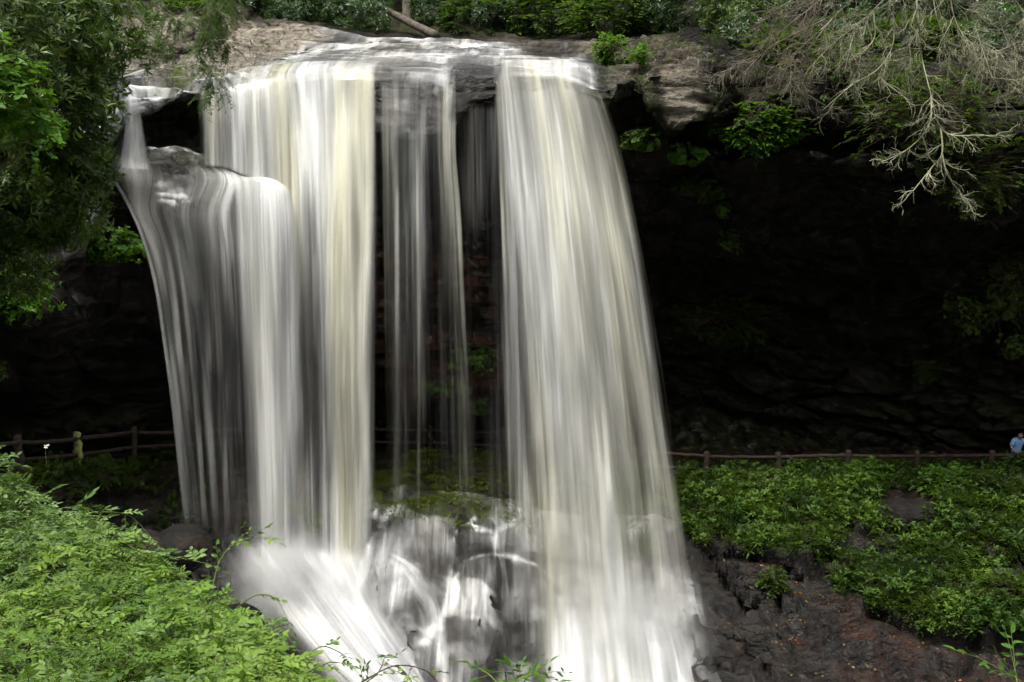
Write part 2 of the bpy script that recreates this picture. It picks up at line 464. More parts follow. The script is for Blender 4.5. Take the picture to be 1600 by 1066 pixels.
def prof_at(X):
    """profile control points at world X: arrays (len X, 19)"""
    X = np.asarray(X, float)
    i = np.clip(np.searchsorted(XC, X) - 1, 0, len(XC) - 2)
    f = np.clip((X - XC[i]) / (XC[i + 1] - XC[i]), 0, 1)
    f = (f * 0.45 + (f * f * (3 - 2 * f)) * 0.55)[:, None]
    return PY[i] * (1 - f) + PY[i + 1] * f, PZ[i] * (1 - f) + PZ[i + 1] * f

def surf(X, t):
    """rows = t (0..18), columns = X ; smooth wall"""
    y, z = prof_at(X)
    pts = np.stack([y.T, z.T], -1)                 # 19, nX, 2
    # softened polyline: blend of linear and spline keeps ledges crisp
    i = np.clip(np.floor(t).astype(int), 0, 17)
    f = (t - i)[:, None, None]
    lin = pts[i] * (1 - f) + pts[i + 1] * f
    sp = crom(pts, t)
    q = lin * 0.5 + sp * 0.5
    r = np.empty((len(t), len(X), 3))
    r[..., 0] = X[None, :]
    r[..., 1:] = q
    return r

def grid_normals(G):
    du = np.gradient(G, axis=1)
    dv = np.gradient(G, axis=0)
    n = np.cross(du, dv)
    return norm(n)

def rock_disp(p, amp):
    wz = p[..., 2] + 1.1 * (fbm(p * 0.16, 3, 5) - 0.5) * 2 + 0.10 * p[..., 0]
    q = np.stack([p[..., 0] * 0.33, p[..., 1] * 0.33, wz * 1.15], -1)
    v1, e1 = cells(q, 3)
    q2 = np.stack([p[..., 0] * 0.9 + 3, p[..., 1] * 0.9, wz * 2.9], -1)
    v2, e2 = cells(q2 + 0.35 * fbm(p * 0.8, 2, 9)[..., None], 21)
    d = (v1 - 0.5) * 0.95 * sstep(0, 0.16, e1) - 0.22 * (1 - sstep(0, 0.10, e1))
    d += (v2 - 0.5) * 0.34 * sstep(0, 0.12, e2) - 0.10 * (1 - sstep(0, 0.09, e2))
    d += (fbm(p * 0.35, 4, 33) - 0.5) * 1.1
    d += (fbm(np.stack([p[..., 0] * 1.4, p[..., 1] * 1.4, wz * 4.2], -1), 5, 41) - 0.5) * 0.32
    return d * amp

SEG = [.6, .45, .16, .11, .06, .06, .08, .10, .07, .07, .10, .12, .11, .10, .09, .08, .08, .3]
tl = []
my, mz = PY.mean(0), PZ.mean(0)
for i in range(18):
    L = max(math.hypot(PY[j, i + 1] - PY[j, i], PZ[j, i + 1] - PZ[j, i]) for j in range(3, len(PROF) - 2))
    n = max(3, int(L / SEG[i]))
    tl.append(i + np.arange(n) / n)
T = np.concatenate(tl + [[18.0]])
XS = np.concatenate([np.arange(-24, -17.5, 0.25), np.arange(-17.5, 17.5, 0.075), np.arange(17.5, 24, 0.25)])
G = surf(XS, T)
NRM = grid_normals(G)
TT = T[:, None] + 0 * XS[None, :]
# how rough each level of the wall is
amp_t = np.interp(T, [0, 1, 2, 3, 4, 5, 6, 8, 9, 10, 12, 13, 14, 14.6, 16, 17, 18],
                  [1, .6, .35, .4, .35, .45, .6, .8, .6, 1.0, 1.2, .7, .15, .6, 1.15, 1.2, .8])[:, None]
Xg = G[..., 0]
# the wet bed where the river slides is smoother
riverX = sstep(-8.3, -7.2, Xg) * (1 - sstep(2.2, 3.0, Xg))
onbed = ((TT > 1.8) & (TT < 6.2)).astype(float)
amp = amp_t * (1 - 0.62 * riverX * onbed)
foot = sstep(-6.2, -5.2, Xg) * (1 - sstep(4.9, 5.9, Xg)) * sstep(14.6, 15.2, TT)
amp = amp * (1 - .62 * foot)
DISP = rock_disp(G, amp)
G2 = G + NRM * DISP[..., None]
# bedding: the slabs step up in low risers
def terrace(G_, amt, h=.40):
    zz = G_[..., 2] + 1.0 * (fbm(G_ * .22, 3, 301) - .5) * 2 + .06 * G_[..., 0]
    f_ = zz / h - np.floor(zz / h)
    return (sstep(.70, .98, f_) - f_) * h * amt
# outward is towards the gorge: make sure normals point that way
if (NRM[len(T) // 2, :, 1].mean()) > 0:
    G2 = G - NRM * DISP[..., None]
side_ = 1 - sstep(-8.0, -7.0, Xg) * (1 - sstep(2.4, 3.2, Xg))
t_bed = sstep(2.0, 2.4, TT) * (1 - sstep(5.0, 5.6, TT))
t_low = sstep(14.8, 15.3, TT) * (1 - sstep(17.2, 17.8, TT)) * (1 - .9 * foot)
G2[..., 2] += terrace(G2, t_bed * (.35 + .75 * side_)) + terrace(G2, t_low * 1.25, .5)
DOMES = [(632, 935, 27.5, 1.5, 1.7, .9), (775, 1020, 26.6, 1.75, 1.5, .9), (668, 1050, 26.2, 1.2, 1.2, .7), (694, 903, 28.3, .48, .42, .5), (740, 878, 29.2, .9, .55, .55),
         (806, 890, 29.2, .85, .8, .55), (618, 838, 30.0, 1.0, .55, .5), (700, 822, 30.3, 1.1, .42, .5), (772, 838, 30.0, .9, .42, .5), (560, 900, 28.2, .8, 1.2, .5),
         (930, 1040, 28.2, 1.2, .7, .4), (1030, 1070, 27.6, 1.3, .7, .4), (660, 868, 29.4, .7, .35, .4), (700, 960, 27.2, .5, .7, .5)]
_ex, _ez = G2[..., 0] + .35 * (fbm(G2 * .8, 3, 401) - .5), G2[..., 2] + .35 * (fbm(G2 * .8, 3, 402) - .5)
_m1 = np.zeros(G2.shape[:2]); _m2 = _m1.copy()
for (a_, b_, c_, rx_, rz_, h_) in DOMES:
    p_ = P(a_, b_, c_)
    q_ = h_ * np.sqrt(np.clip(1 - ((_ex - p_[0]) / rx_) ** 2 - ((_ez - p_[2]) / rz_) ** 2, 0, 1)) ** .8
    _n = q_ > _m1; _m2 = np.where(_n, _m1, np.maximum(_m2, q_)); _m1 = np.where(_n, q_, _m1)
_dm = _m1 * sstep(14.3, 14.9, TT) * (1 - sstep(17.2, 17.7, TT))
CREASE = np.exp(-((_m1 - _m2) / .13) ** 2) * (_m1 > .05)
G2[..., 1] -= _dm * .9; G2[..., 2] += _dm * .45
_cw = G2[..., 2] + 1.1 * (fbm(G2 * 0.16, 3, 5) - 0.5) * 2
_, _e = cells(np.stack([G2[..., 0] * .55, G2[..., 1] * .55, _cw * 1.7], -1) + .5 * fbm(G2 * .9, 3, 15)[..., None], 61)
CRACK = (1 - sstep(0.0, 0.09, _e)) * sstep(.4, .55, fbm(G2 * .6, 3, 66))
G2 -= (CRACK * .10 * (1 - .8 * foot))[..., None] * NRM * (1 if (NRM[len(T) // 2, :, 1].mean()) < 0 else -1)
N2 = grid_normals(G2)
if N2[len(T) // 2, :, 1].mean() > 0: N2 = -N2

upn = N2[..., 2]
px_ = 800 + F * G2[..., 0] / G2[..., 1]
def reg(x0, x1, s=0.6): return sstep(x0 - s, x0 + s, Xg) * (1 - sstep(x1 - s, x1 + s, Xg))
def tr(t0, t1, s=0.25): return sstep(t0 - s, t0 + s, TT) * (1 - sstep(t1 - s, t1 + s, TT))
lowf = fbm(G2 * 0.4, 3, 77)
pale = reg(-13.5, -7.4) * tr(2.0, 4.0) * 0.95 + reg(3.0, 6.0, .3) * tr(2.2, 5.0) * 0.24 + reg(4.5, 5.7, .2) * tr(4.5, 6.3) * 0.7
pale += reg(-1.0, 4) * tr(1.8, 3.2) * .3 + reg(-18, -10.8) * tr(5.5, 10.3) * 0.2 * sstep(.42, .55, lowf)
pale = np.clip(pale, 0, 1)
rust = np.clip(reg(-9, 1.5) * tr(10.3, 12.2) * 1.0 + reg(5, 20) * tr(15.8, 17.6) * 0.45 * sstep(.44,.56,lowf) + tr(13, 15) * .2 + reg(3, 6) * tr(2.5, 5) * .3, 0, 1)
lichen = np.clip(reg(-5.2, 0.8, .8) * tr(9.6, 11.6) * 1.2 + reg(5, 9.5) * tr(12.5, 13, .15) * 1.5 + reg(2.6, 16) * tr(4, 13) * 0.25 + reg(3, 6.4, .3) * tr(2.2, 6.6) * .6 + reg(-18, -11) * tr(5, 11) * .12, 0, 1.5)
moss = np.clip(sstep(0.25, 0.6, upn), 0, 1) * (reg(-14, -6.6) * tr(3.2, 5.4) * sstep(.47, .56, lowf) * 1.2 + tr(13.8, 15.2, .2) * reg(-8, 4) * .9 * sstep(.40, .5, lowf) + tr(0, 1.7) * 0.3 + reg(3, 6) * tr(2, 5) * 0.7 * sstep(.45, .55, lowf) + tr(12, 14) * .3)
moss += reg(2.5, 20) * tr(5, 7) * 0.25 * sstep(.5, .6, lowf) + reg(-13, -8) * tr(6, 9) * .25
moss = np.clip(moss, 0, 1.2)
wet = np.clip(reg(-13, 3.4, .5) * tr(3.4, 9.2) * 1.0 + tr(14.9, 18) * 1.0 + reg(-9, 5) * tr(9, 13) * .3 + .03, 0, 1)
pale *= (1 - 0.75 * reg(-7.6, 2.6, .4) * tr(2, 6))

def sub_grid(name, r0, r1, label=None):
    i0, i1 = np.searchsorted(T, r0), min(np.searchsorted(T, r1) + 1, len(T))
    V = G2[i0:i1].reshape(-1, 3)
    f = grid_faces(i1 - i0, len(XS))
    at = {k: a[i0:i1].ravel() for k, a in dict(pale=pale, rust=rust, lichen=lichen, moss=moss, wet=wet, crack=CRACK).items()}
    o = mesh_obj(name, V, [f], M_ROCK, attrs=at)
    tag(o, label, None, None, 'structure')
    return V, f

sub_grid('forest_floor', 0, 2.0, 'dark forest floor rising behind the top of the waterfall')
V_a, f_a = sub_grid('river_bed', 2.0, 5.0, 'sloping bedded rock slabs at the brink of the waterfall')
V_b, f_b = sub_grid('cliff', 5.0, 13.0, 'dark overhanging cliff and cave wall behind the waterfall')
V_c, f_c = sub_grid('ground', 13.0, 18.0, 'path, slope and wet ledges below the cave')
GV = np.concatenate([V_a, V_b, V_c])
GF = np.concatenate([f_a, f_b + len(V_a), f_c + len(V_a) + len(V_b)])
BVH = BVHTree.FromPolygons([tuple(v) for v in GV.tolist()], GF.tolist())

def hit(px, py):
    d = Vector(ray(px, py).tolist()).normalized()
    loc, nrm, _, _ = BVH.ray_cast(Vector((0, 0, 0)), d)
    if loc is None: return None, None
    if nrm.dot(d) > 0: nrm = -nrm
    return np.array(loc), np.array(nrm)

def drop(x, y, z=40.0):
    loc, nrm, _, _ = BVH.ray_cast(Vector((float(x), float(y), float(z))), Vector((0, 0, -1)))
    return (None, None) if loc is None else (np.array(loc), np.array(nrm))

# hills added unseen behind and beside the viewpoint, blocking low sky from the cave
def sky_block_hills():
    th = np.linspace(math.radians(-205), math.radians(25), 120)
    rr = np.linspace(0, 1, 30)
    A, R = np.meshgrid(th, rr)
    rad = 19 + R * 42
    x = rad * np.cos(A); y = rad * np.sin(A) + 6
    z = -8 + 60 * R ** 0.55 + 4 * fbm(np.stack([x * .1, y * .1, 0 * x], -1), 4, 3)
    V = np.stack([x, y, z], -1).reshape(-1, 3)
    m, t = new_mat('sky_block_green')
    k = N(t)
    pos = k.n('ShaderNodeNewGeometry').outputs['Position']
    c = k.mix(k.noise(pos, 0.8, 6, .7), (0.02, 0.045, 0.012), (0.06, 0.10, 0.03))
    b = k.n('ShaderNodeBsdfPrincipled'); k.put(b.inputs['Base Color'], c); b.inputs['Roughness'].default_value = .9
    k.put(b.inputs['Normal'], k.bump(k.noise(pos, .9, 6, .7), 1, .8))
    k.out(b.outputs[0])
    o = mesh_obj('sky_block_hills', V, [grid_faces(30, 120)], m)
    tag(o, 'unseen hillsides added opposite the waterfall to block low sky', None, None, 'structure')
sky_block_hills()

# the plunge pool
def pool():
    xs = np.linspace(-24, 24, 60); ys = np.linspace(-12, 34, 60)
    X, Y = np.meshgrid(xs, ys)
    Z = -13.6 + 0.05 * fbm(np.stack([X, Y, 0 * X], -1), 3, 1)
    m, t = new_mat('pool_water')
    k = N(t)
    pos = k.n('ShaderNodeNewGeometry').outputs['Position']
    b = k.n('ShaderNodeBsdfPrincipled')
    k.put(b.inputs['Base Color'], k.mix(k.ramp(k.noise(pos, .6, 5), .4, .6), (0.03, 0.035, 0.03), (0.5, 0.5, 0.48)))
    b.inputs['Roughness'].default_value = 0.15
    k.put(b.inputs['Normal'], k.bump(k.noise(pos, 2.5, 5), .4, .1))
    k.out(b.outputs[0])
    tag(mesh_obj('water', np.stack([X, Y, Z], -1).reshape(-1, 3), [grid_faces(60, 60)], m), 'dark foaming pool at the foot of the falls', None, None, 'structure')
pool()

# ------------------------------------------------------------------ the falls
def fall(p0, p1, a=1.0, n=9):
    """ballistic streamline from (px,py,D) to (px,py,D)"""
    s = np.linspace(0, 1, n)
    return [(p0[0] + (p1[0] - p0[0]) * q ** a, p0[1] + (p1[1] - p0[1]) * (0.12 * q + 0.88 * q * q), p0[2] + (p1[2] - p0[2]) * q) for q in s]

def water_sheet(name, guides, dens, mat, label, nu=None, nv=120, edge=(0.10, 0.08), ends=(0.02, 0.08), dz=0.0, wob=0.04, seed=0, mod=.16):
    pts = []
    for g in guides:
        w_ = np.array([q if isinstance(q, np.ndarray) else P(*q) for q in g])
        seg = np.concatenate([[0], np.cumsum(np.linalg.norm(np.diff(w_, axis=0), axis=1))])
        tt = np.interp(np.linspace(0, seg[-1], nv), seg, np.arange(len(g)))
        pts.append(crom(w_, tt))
    pts = np.array(pts)                                    # ng, nv, 3
    ng = len(pts)
    wid = np.linalg.norm(np.diff(pts[:, nv // 3], axis=0), axis=1)
    cu = np.concatenate([[0], np.cumsum(wid)])
    if nu is None: nu = int(max(12, cu[-1] / 0.05))
    uu = np.linspace(0, cu[-1], nu)
    gi = np.interp(uu, cu, np.arange(ng))
    S = crom(pts, gi)                                      # nu, nv, 3
    D = np.array([np.interp(np.linspace(0, 1, nv), np.linspace(0, 1, len(d)), d) for d in dens])
    i = np.clip(np.floor(gi).astype(int), 0, ng - 2)
    f = (gi - i)[:, None]
    f = f * f * (3 - 2 * f)
    DD = D[i] * (1 - f) + D[i + 1] * f
    vlen = np.linalg.norm(S[nu // 2, -1] - S[nu // 2, 0])
    vv = np.linspace(0, 1, nv)
    q = np.stack([uu[:, None] * 1.6 + 0 * vv, vv[None, :] * vlen * 0.12 + 0 * uu[:, None], np.full((nu, nv), 3.1 + seed)], -1)
    S[..., 1] += (fbm(q, 3, 50 + seed) - 0.5) * wob * 12 * np.minimum(1, vv * 4)[None, :] + dz
    un = uu / cu[-1]
    e0 = sstep(0, max(edge[0], 1e-4), un) * (1 - sstep(1 - max(edge[1], 1e-4), 1, un))
    e1 = sstep(0, max(ends[0], 1e-4), vv) * (1 - sstep(1 - max(ends[1], 1e-4), 1, vv))
    qm = np.stack([uu[:, None] * 1.1 + 0 * vv, vv[None, :] * vlen * .16 + uu[:, None] * .15, np.full((nu, nv), seed * 3.7)], -1)
    DD = DD * (1 - mod * (1 - sstep(.36, .58, fbm(qm, 4, 90 + seed, .6))))
    DD = DD * e0[:, None] * e1[None, :]
    UV = np.stack([uu[:, None] + 0 * vv + seed * 7.3, vv[None, :] * vlen + 0 * uu[:, None]], -1)
    o = mesh_obj(name, S.reshape(-1, 3), [grid_faces(nu, nv)], mat, attrs={'dens': np.clip(DD, 0, 1)}, uv=UV.reshape(-1, 2))
    tag(o, label, None, None, 'structure')
    return o

MW1 = water_material('falling_water', 1.0)
MW2 = water_material('falling_water_veil', 2.0, 1.1, 1.0, 0.32)
MW3 = water_material('falling_water_back', 3.0, 0.9, 1.0, 0.36, 0.0)
MWV = water_material('side_veil', 9.0, 1.3, 1.4, 0.30, 0.0)
MWF = water_material('sliding_water', 4.0, 0.9, 2.2, 0.30, 0.0)
MWS = water_material('rushing_foam', 5.0, 0.6, 1.6, 0.34, 0.0, 0.985, .92)
MWM = water_material('soft_foam', 6.0, 0.5, 1.0, 0.7, 0.0, 1.1, .93)

def rolled(guides, dens, up=(4.25, 4.7), off=0.16):
    """start each streamline on the bed a little upstream of the brink"""
    G_, D_ = [], []
    for g, d in zip(guides, dens):
        p = P(*g[0])
        pre = [surf(np.array([p[0]]), np.array([u]))[0, 0] + np.array([0, 0, off]) for u in up]
        pre = [q for q in pre if q[1] > p[1] + .15]
        G_.append(pre + list(g)); D_.append((d[0] * .55,) + tuple(d))
    n_ = min(len(q) for q in G_)
    return [q[len(q) - n_:] for q in G_], D_

def hugD(px, py, D, off=.22):
    d = ray(px, py)
    loc, _n, _, _ = BVH.ray_cast(Vector((0, 0, 0)), Vector(d.tolist()).normalized())
    return (px, py, D if loc is None else min(D, loc[1] - off))
# right hand fall: the widest curtain
RG = [((768, 140, 30.4), (792, 900, 29.2)), ((785, 112, 30.4), (842, 1060, 28.4)), ((822, 102, 30.4), (902, 1090, 28)), ((856, 104, 30.4), (961, 1100, 27.7)),
      ((882, 113, 30.4), (1007, 1105, 27.5)), ((903, 121, 30.4), (1037, 1110, 27.4)), ((918, 128, 30.4), (1075, 1115, 27.3)), ((938, 148, 30.3), (1108, 1120, 27.2))]
RD = [(.30, .34, .32, .3), (.9, .72, .62, .55), (1, .97, .92, .86), (1, .96, .9, .84), (.97, .82, .74, .66), (.85, .56, .48, .48), (.95, .95, .9, .84), (.7, .7, .66, .62)]
rg = [fall(a, b, 1.3) for a, b in RG]
rg_r, RD_r = rolled(rg, RD)
water_sheet('waterfall', rg_r, RD_r, MW1, 'broad right hand curtain of white water arcing to the right', ends=(.0, .05), edge=(.10, .18), seed=1, wob=.05)
water_sheet('waterfall', rg, [tuple(x * x * .55 for x in d) for d in RD], MW2, 'front veil of the right hand curtain', ends=(.03, .10), dz=-.45, seed=2, wob=.08)
water_sheet('waterfall', rg[1:], [tuple(x * x * .6 for x in d) for d in RD[1:]], MW3, 'rear veil of the right hand curtain', ends=(.03, .10), dz=.5, seed=3, wob=.06)

# middle curtain going straight to the foot
BG = [((432, 122, 30.3), (467, 905, 28.2)), ((470, 114, 30.3), (495, 912, 28.0)), ((512, 110, 30.3), (520, 918, 27.9)), ((545, 106, 30.3), (548, 922, 27.8)), ((575, 108, 30.2), (572, 922, 27.9)), ((590, 118, 30.0), (588, 915, 28.1))]
BD = [(.9, .6, .5, .5, .6), (1, .8, .42, .42, .55), (1, .98, .8, .7, .75), (1, 1, .9, .85, .85), (1, .95, .9, .85, .8), (.8, .6, .5, .4, .4)]
bg_ = [fall(a, b) for a, b in BG]
bg_r, BD_r = rolled(bg_, BD)
water_sheet('waterfall', bg_r, BD_r, MW1, 'straight middle curtain of cream white water', ends=(.0, .08), edge=(.1, .13), seed=4)
water_sheet('waterfall', bg_, [tuple(x * x * .55 for x in d) for d in BD], MW2, 'front veil of the middle curtain', ends=(.02, .03), dz=-.4, seed=5, wob=.07)
water_sheet('waterfall', bg_, [tuple(x * x * .5 for x in d) for d in BD], MW3, 'rear veil of the middle curtain', ends=(.02, .03), dz=.5, seed=6)

# short curtain landing on the ledge
AG = [((311, 146, 30.3), (316, 262, 29.5)), ((328, 144, 30.3), (333, 262, 29.4)), ((352, 140, 30.3), (357, 266, 29.3)), ((376, 134, 30.3), (381, 276, 29.2)), ((410, 127, 30.3), (416, 290, 29.2)), ((450, 118, 30.3), (458, 310, 29.2))]
AD = [(.55, .5, .6), (.7, .6, .7), (.6, .5, .6), (.95, .8, .8), (1, .95, .95), (1, .95, .9)]
ag = [fall(a, b, n=6) for a, b in AG]
ag_r, AD_r = rolled(ag, AD)
water_sheet('waterfall', ag_r, AD_r, MW1, 'short upper curtain dropping onto the left ledge', nv=50, ends=(.0, .03), seed=7)
water_sheet('waterfall', ag, [tuple(x * .6 for x in d) for d in AD], MW2, 'front veil of the short upper curtain', nv=50, ends=(.03, .05), dz=-.25, seed=8)

# the water shooting from the ledge
CG = [((318, 262, 29.9), (352, 262, 29.2), 0), ]
cg = [[(350, 262, 29.4), (356, 290, 29.1), (362, 360, 28.9), (370, 480, 28.8), (378, 650, 28.6), (386, 860, 28.3)],
      [(368, 270, 29.4), (376, 296, 29.0), (380, 360, 28.8), (386, 480, 28.6), (394, 650, 28.5), (402, 866, 28.2)],
      [(392, 280, 29.5), (400, 284, 29.1), (402, 350, 28.7), (406, 480, 28.5), (413, 650, 28.4), (420, 870, 28.1)],
      [(418, 280, 29.5), (426, 286, 29.1), (430, 350, 28.7), (434, 480, 28.5), (438, 650, 28.4), (443, 872, 28.1)],
      [(440, 288, 29.5), (448, 298, 29.1), (452, 360, 28.7), (456, 480, 28.6), (460, 650, 28.5), (466, 874, 28.2)],
      [(455, 300, 29.5), (462, 320, 29.2), (468, 380, 28.9), (474, 480, 28.7), (480, 650, 28.6), (488, 876, 28.3)]]
CD = [(.5, .5, .35, .3, .35), (.85, .9, .75, .55, .5), (.95, 1, .95, .85, .75), (1, 1, 1, .98, .9), (.95, .9, .8, .7, .7), (.6, .5, .4, .35, .45)]
water_sheet('waterfall', cg, CD, MW1, 'dense cream stream leaping from the left ledge', ends=(.0, .02), edge=(.12, .1), seed=9)
water_sheet('waterfall', cg, [tuple(x * .6 for x in d) for d in CD], MW2, 'front veil of the stream leaping from the ledge', ends=(.02, .03), edge=(.1, .1), dz=-.35, seed=10)

# side stream at far left: chute, ledge, thin strands
kg = [[(180, 128, 30.4), (192, 158, 30.0), (190, 196, 29.5), (180, 262, 28.9)], [(196, 132, 30.4), (204, 160, 29.9), (206, 196, 29.3), (206, 266, 28.7)],
      [(214, 140, 30.4), (220, 164, 30.0), (226, 198, 29.5), (240, 268, 28.9)]]
kg = [[hugD(*q) for q in g] for g in kg]
water_sheet('waterfall', kg, [(.6, .6, .7, .7), (.8, .85, .8, .8), (.5, .55, .55, .6)], MWF, 'narrow chute of water at the far left of the brink', nv=40, ends=(.05, .05), edge=(.15, .15), seed=11)
lg = [[(158, 232, 28.9), (178, 276, 28.5), (206, 336, 28.5)], [(200, 238, 29.0), (212, 278, 28.5), (226, 336, 28.5)], [(236, 246, 29.1), (246, 280, 28.9), (253, 338, 28.7)],
      [(270, 257, 29.5), (277, 286, 29.0), (282, 340, 28.9)], [(300, 256, 29.7), (314, 280, 29.1), (318, 340, 28.9)], [(330, 258, 29.6), (345, 280, 29.1), (352, 342, 28.9)], [(356, 262, 29.5), (370, 290, 29.0), (376, 342, 28.8)]]
lg = [[hugD(*q) for q in g] for g in lg]
dg = [[(203, 318, 28.5), (226, 372, 28.4), (245, 450, 28.3), (260, 560, 28.1), (275, 680, 28), (292, 840, 27.8)],
      [(214, 322, 28.5), (238, 376, 28.4), (254, 450, 28.3), (270, 560, 28.1), (284, 680, 28), (300, 840, 27.8)],
      [(240, 326, 28.6), (258, 380, 28.5), (272, 455, 28.4), (284, 560, 28.2), (298, 680, 28.1), (312, 842, 27.9)],
      [(268, 328, 28.7), (281, 384, 28.6), (292, 460, 28.5), (303, 560, 28.3), (314, 680, 28.2), (326, 844, 28)],
      [(298, 330, 28.8), (304, 386, 28.7), (313, 460, 28.6), (321, 560, 28.5), (330, 680, 28.3), (340, 846, 28.1)],
      [(330, 330, 28.8), (335, 386, 28.7), (340, 460, 28.6), (345, 560, 28.5), (350, 680, 28.3), (358, 850, 28.1)],
      [(362, 330, 28.8), (365, 386, 28.7), (369, 460, 28.6), (373, 560, 28.5), (380, 680, 28.3), (388, 854, 28.1)]]
lgd = [list(a[:2]) + list(b[1:] if False else b) for a, b in zip(lg, dg)]
LD = [(.45, .6, .7, .62, .5, .42, .34), (.65, .62, .55, .46, .38, .33, .3), (.5, .5, .44, .36, .3, .26, .25), (.4, .46, .42, .36, .3, .27, .25), (.55, .56, .44, .38, .32, .28, .26), (.75, .68, .5, .42, .34, .3, .3), (.85, .78, .6, .46, .38, .34, .34)]
water_sheet('waterfall', lgd, LD, MWV, 'wide thin veil spilling over the left ledge and falling before the cave', nv=140, ends=(.06, .12), edge=(.05, .05), seed=12, wob=.05, mod=.35)
water_sheet('waterfall', lgd, [tuple(x * .5 for x in d) for d in LD], MWV, 'fainter rear veil of the left side fall', nv=140, ends=(.08, .14), edge=(.06, .06), dz=.3, seed=13, wob=.06, mod=.4)
strand_first = [list(q) for q in lgd[0]]
water_sheet('waterfall', [[(q[0] - 3, q[1], q[2]) for q in strand_first], strand_first, [(q[0] + 5, q[1], q[2]) for q in strand_first]], [(.3, .4, .5, .5, .35, .3), (.5, .8, 1, .9, .75, .55), (.3, .4, .5, .5, .35, .3)], MW3,
            'single bright strand at the left edge of the falls', ends=(.10, .12), edge=(.2, .2), nu=14, dz=-.1, seed=14)
sg = [[(118, 196, 29.0), (140, 212, 28.9), (164, 236, 28.7)], [(124, 204, 28.9), (146, 222, 28.8), (172, 252, 28.6)]]
sg = [[hugD(*q) for q in g] for g in sg]
water_sheet('waterfall', sg, [(.6, .6, .6), (.6, .6, .6)], MWF, 'trickle of water left of the chute', nv=30, ends=(.05, .05), edge=(.2, .2), seed=15)

# thin veils in the middle
fg = [[(594, 190, 29.3), (594, 240, 29.1), (596, 330, 29), (598, 480, 28.9), (600, 640, 28.8), (602, 815, 28.7)]]
for x0, x1 in ((619, 623), (634, 638), (652, 655), (672, 680), (690, 704), (709, 738)):
    fg.append([(x0, 195, 29.3), (x0, 240, 29.1), (x0 + (x1 - x0) * .25, 330, 29), (x0 + (x1 - x0) * .5, 480, 28.9), (x0 + (x1 - x0) * .78, 640, 28.8), (x1, 815, 28.7)])
fg = [[hugD(g[0][0], 112, 31), hugD(g[0][0], 135, 30.5), hugD(g[0][0], 160, 30), hugD(g[0][0], 185, 29.6)] + g[1:] for g in fg]
water_sheet('waterfall', fg, [(.6, .5, .35, .16, .12, .1), (.6, .62, .6, .5, .40, .3), (.45, .5, .40, .24, .2, .18), (.55, .62, .58, .46, .36, .28), (.35, .3, .14, .06, .05, .05), (.45, .45, .36, .28, .2, .16), (.6, .66, .55, .42, .34, .26)],
            MW2, 'thin separate strands falling in front of the middle cave', ends=(.12, .1), edge=(.05, .06), seed=16, mod=.4)
vg = [[(x, 160, 30.0), (x + 1, 260, 29.9), (x + 3, 420, 29.8), (x + 8, 640, 29.6), (x + 12, 800, 29.5)] for x in (714, 735, 752, 775, 800)]
water_sheet('waterfall', vg, [(.2, .06, .04, .04), (.25, .07, .05, .05), (.3, .10, .06, .06), (.35, .22, .22, .2), (.3, .3, .35, .35)], MW3, 'faint drips between the middle and right curtains', ends=(.04, .1), edge=(.05, .05), seed=17)

def strand(g, w, d, label, seed, mat=None):
    water_sheet('waterfall', [[(q[0] - w, q[1], q[2]) for q in g], list(g), [(q[0] + w, q[1], q[2]) for q in g]], [tuple(x * .5 for x in d), d, tuple(x * .5 for x in d)], mat or MW1, label, ends=(.03, .12), edge=(.35, .35), nu=18, dz=-.12, seed=seed, wob=.05, mod=.45)
strand(lgd[2], 8, (.2, .35, .62, .6, .52, .44, .36), 'bright strand in the left side veil', 51, MWV)
strand(lgd[3], 7, (.2, .35, .6, .56, .5, .4, .32), 'second bright strand in the left side veil', 52, MWV)
strand(lgd[5], 7, (.5, .5, .5, .45, .36, .3, .2), 'fine strand beside the dense cream stream', 53, MWV)
strand(lgd[1], 9, (.4, .5, .55, .5, .42, .34, .3), 'soft strand inside the left side veil', 59, MWV)
strand(lgd[4], 9, (.3, .4, .5, .45, .4, .3, .3), 'soft strand left of the dense cream stream', 60, MWV)
strand(fg[1], 6, (.15, .6, .78, .6, .45, .4), 'bright strand left of the middle gap', 54)
strand(fg[3], 4, (.15, .6, .7, .5, .35, .3), 'narrow bright strand in the middle gap', 55)
strand(fg[6], 5, (.15, .6, .72, .6, .5, .4), 'bright strand leaning right in the middle gap', 56)
strand([(q[0] + 8, q[1], q[2]) for q in rg[0]], 4, (.5, .6, .5, .4), 'fine strand along the left side of the right curtain', 57)
strand([(q[0] + 24, q[1], q[2]) for q in rg[0]], 5, (.6, .7, .6, .5), 'second strand along the left side of the right curtain', 58)

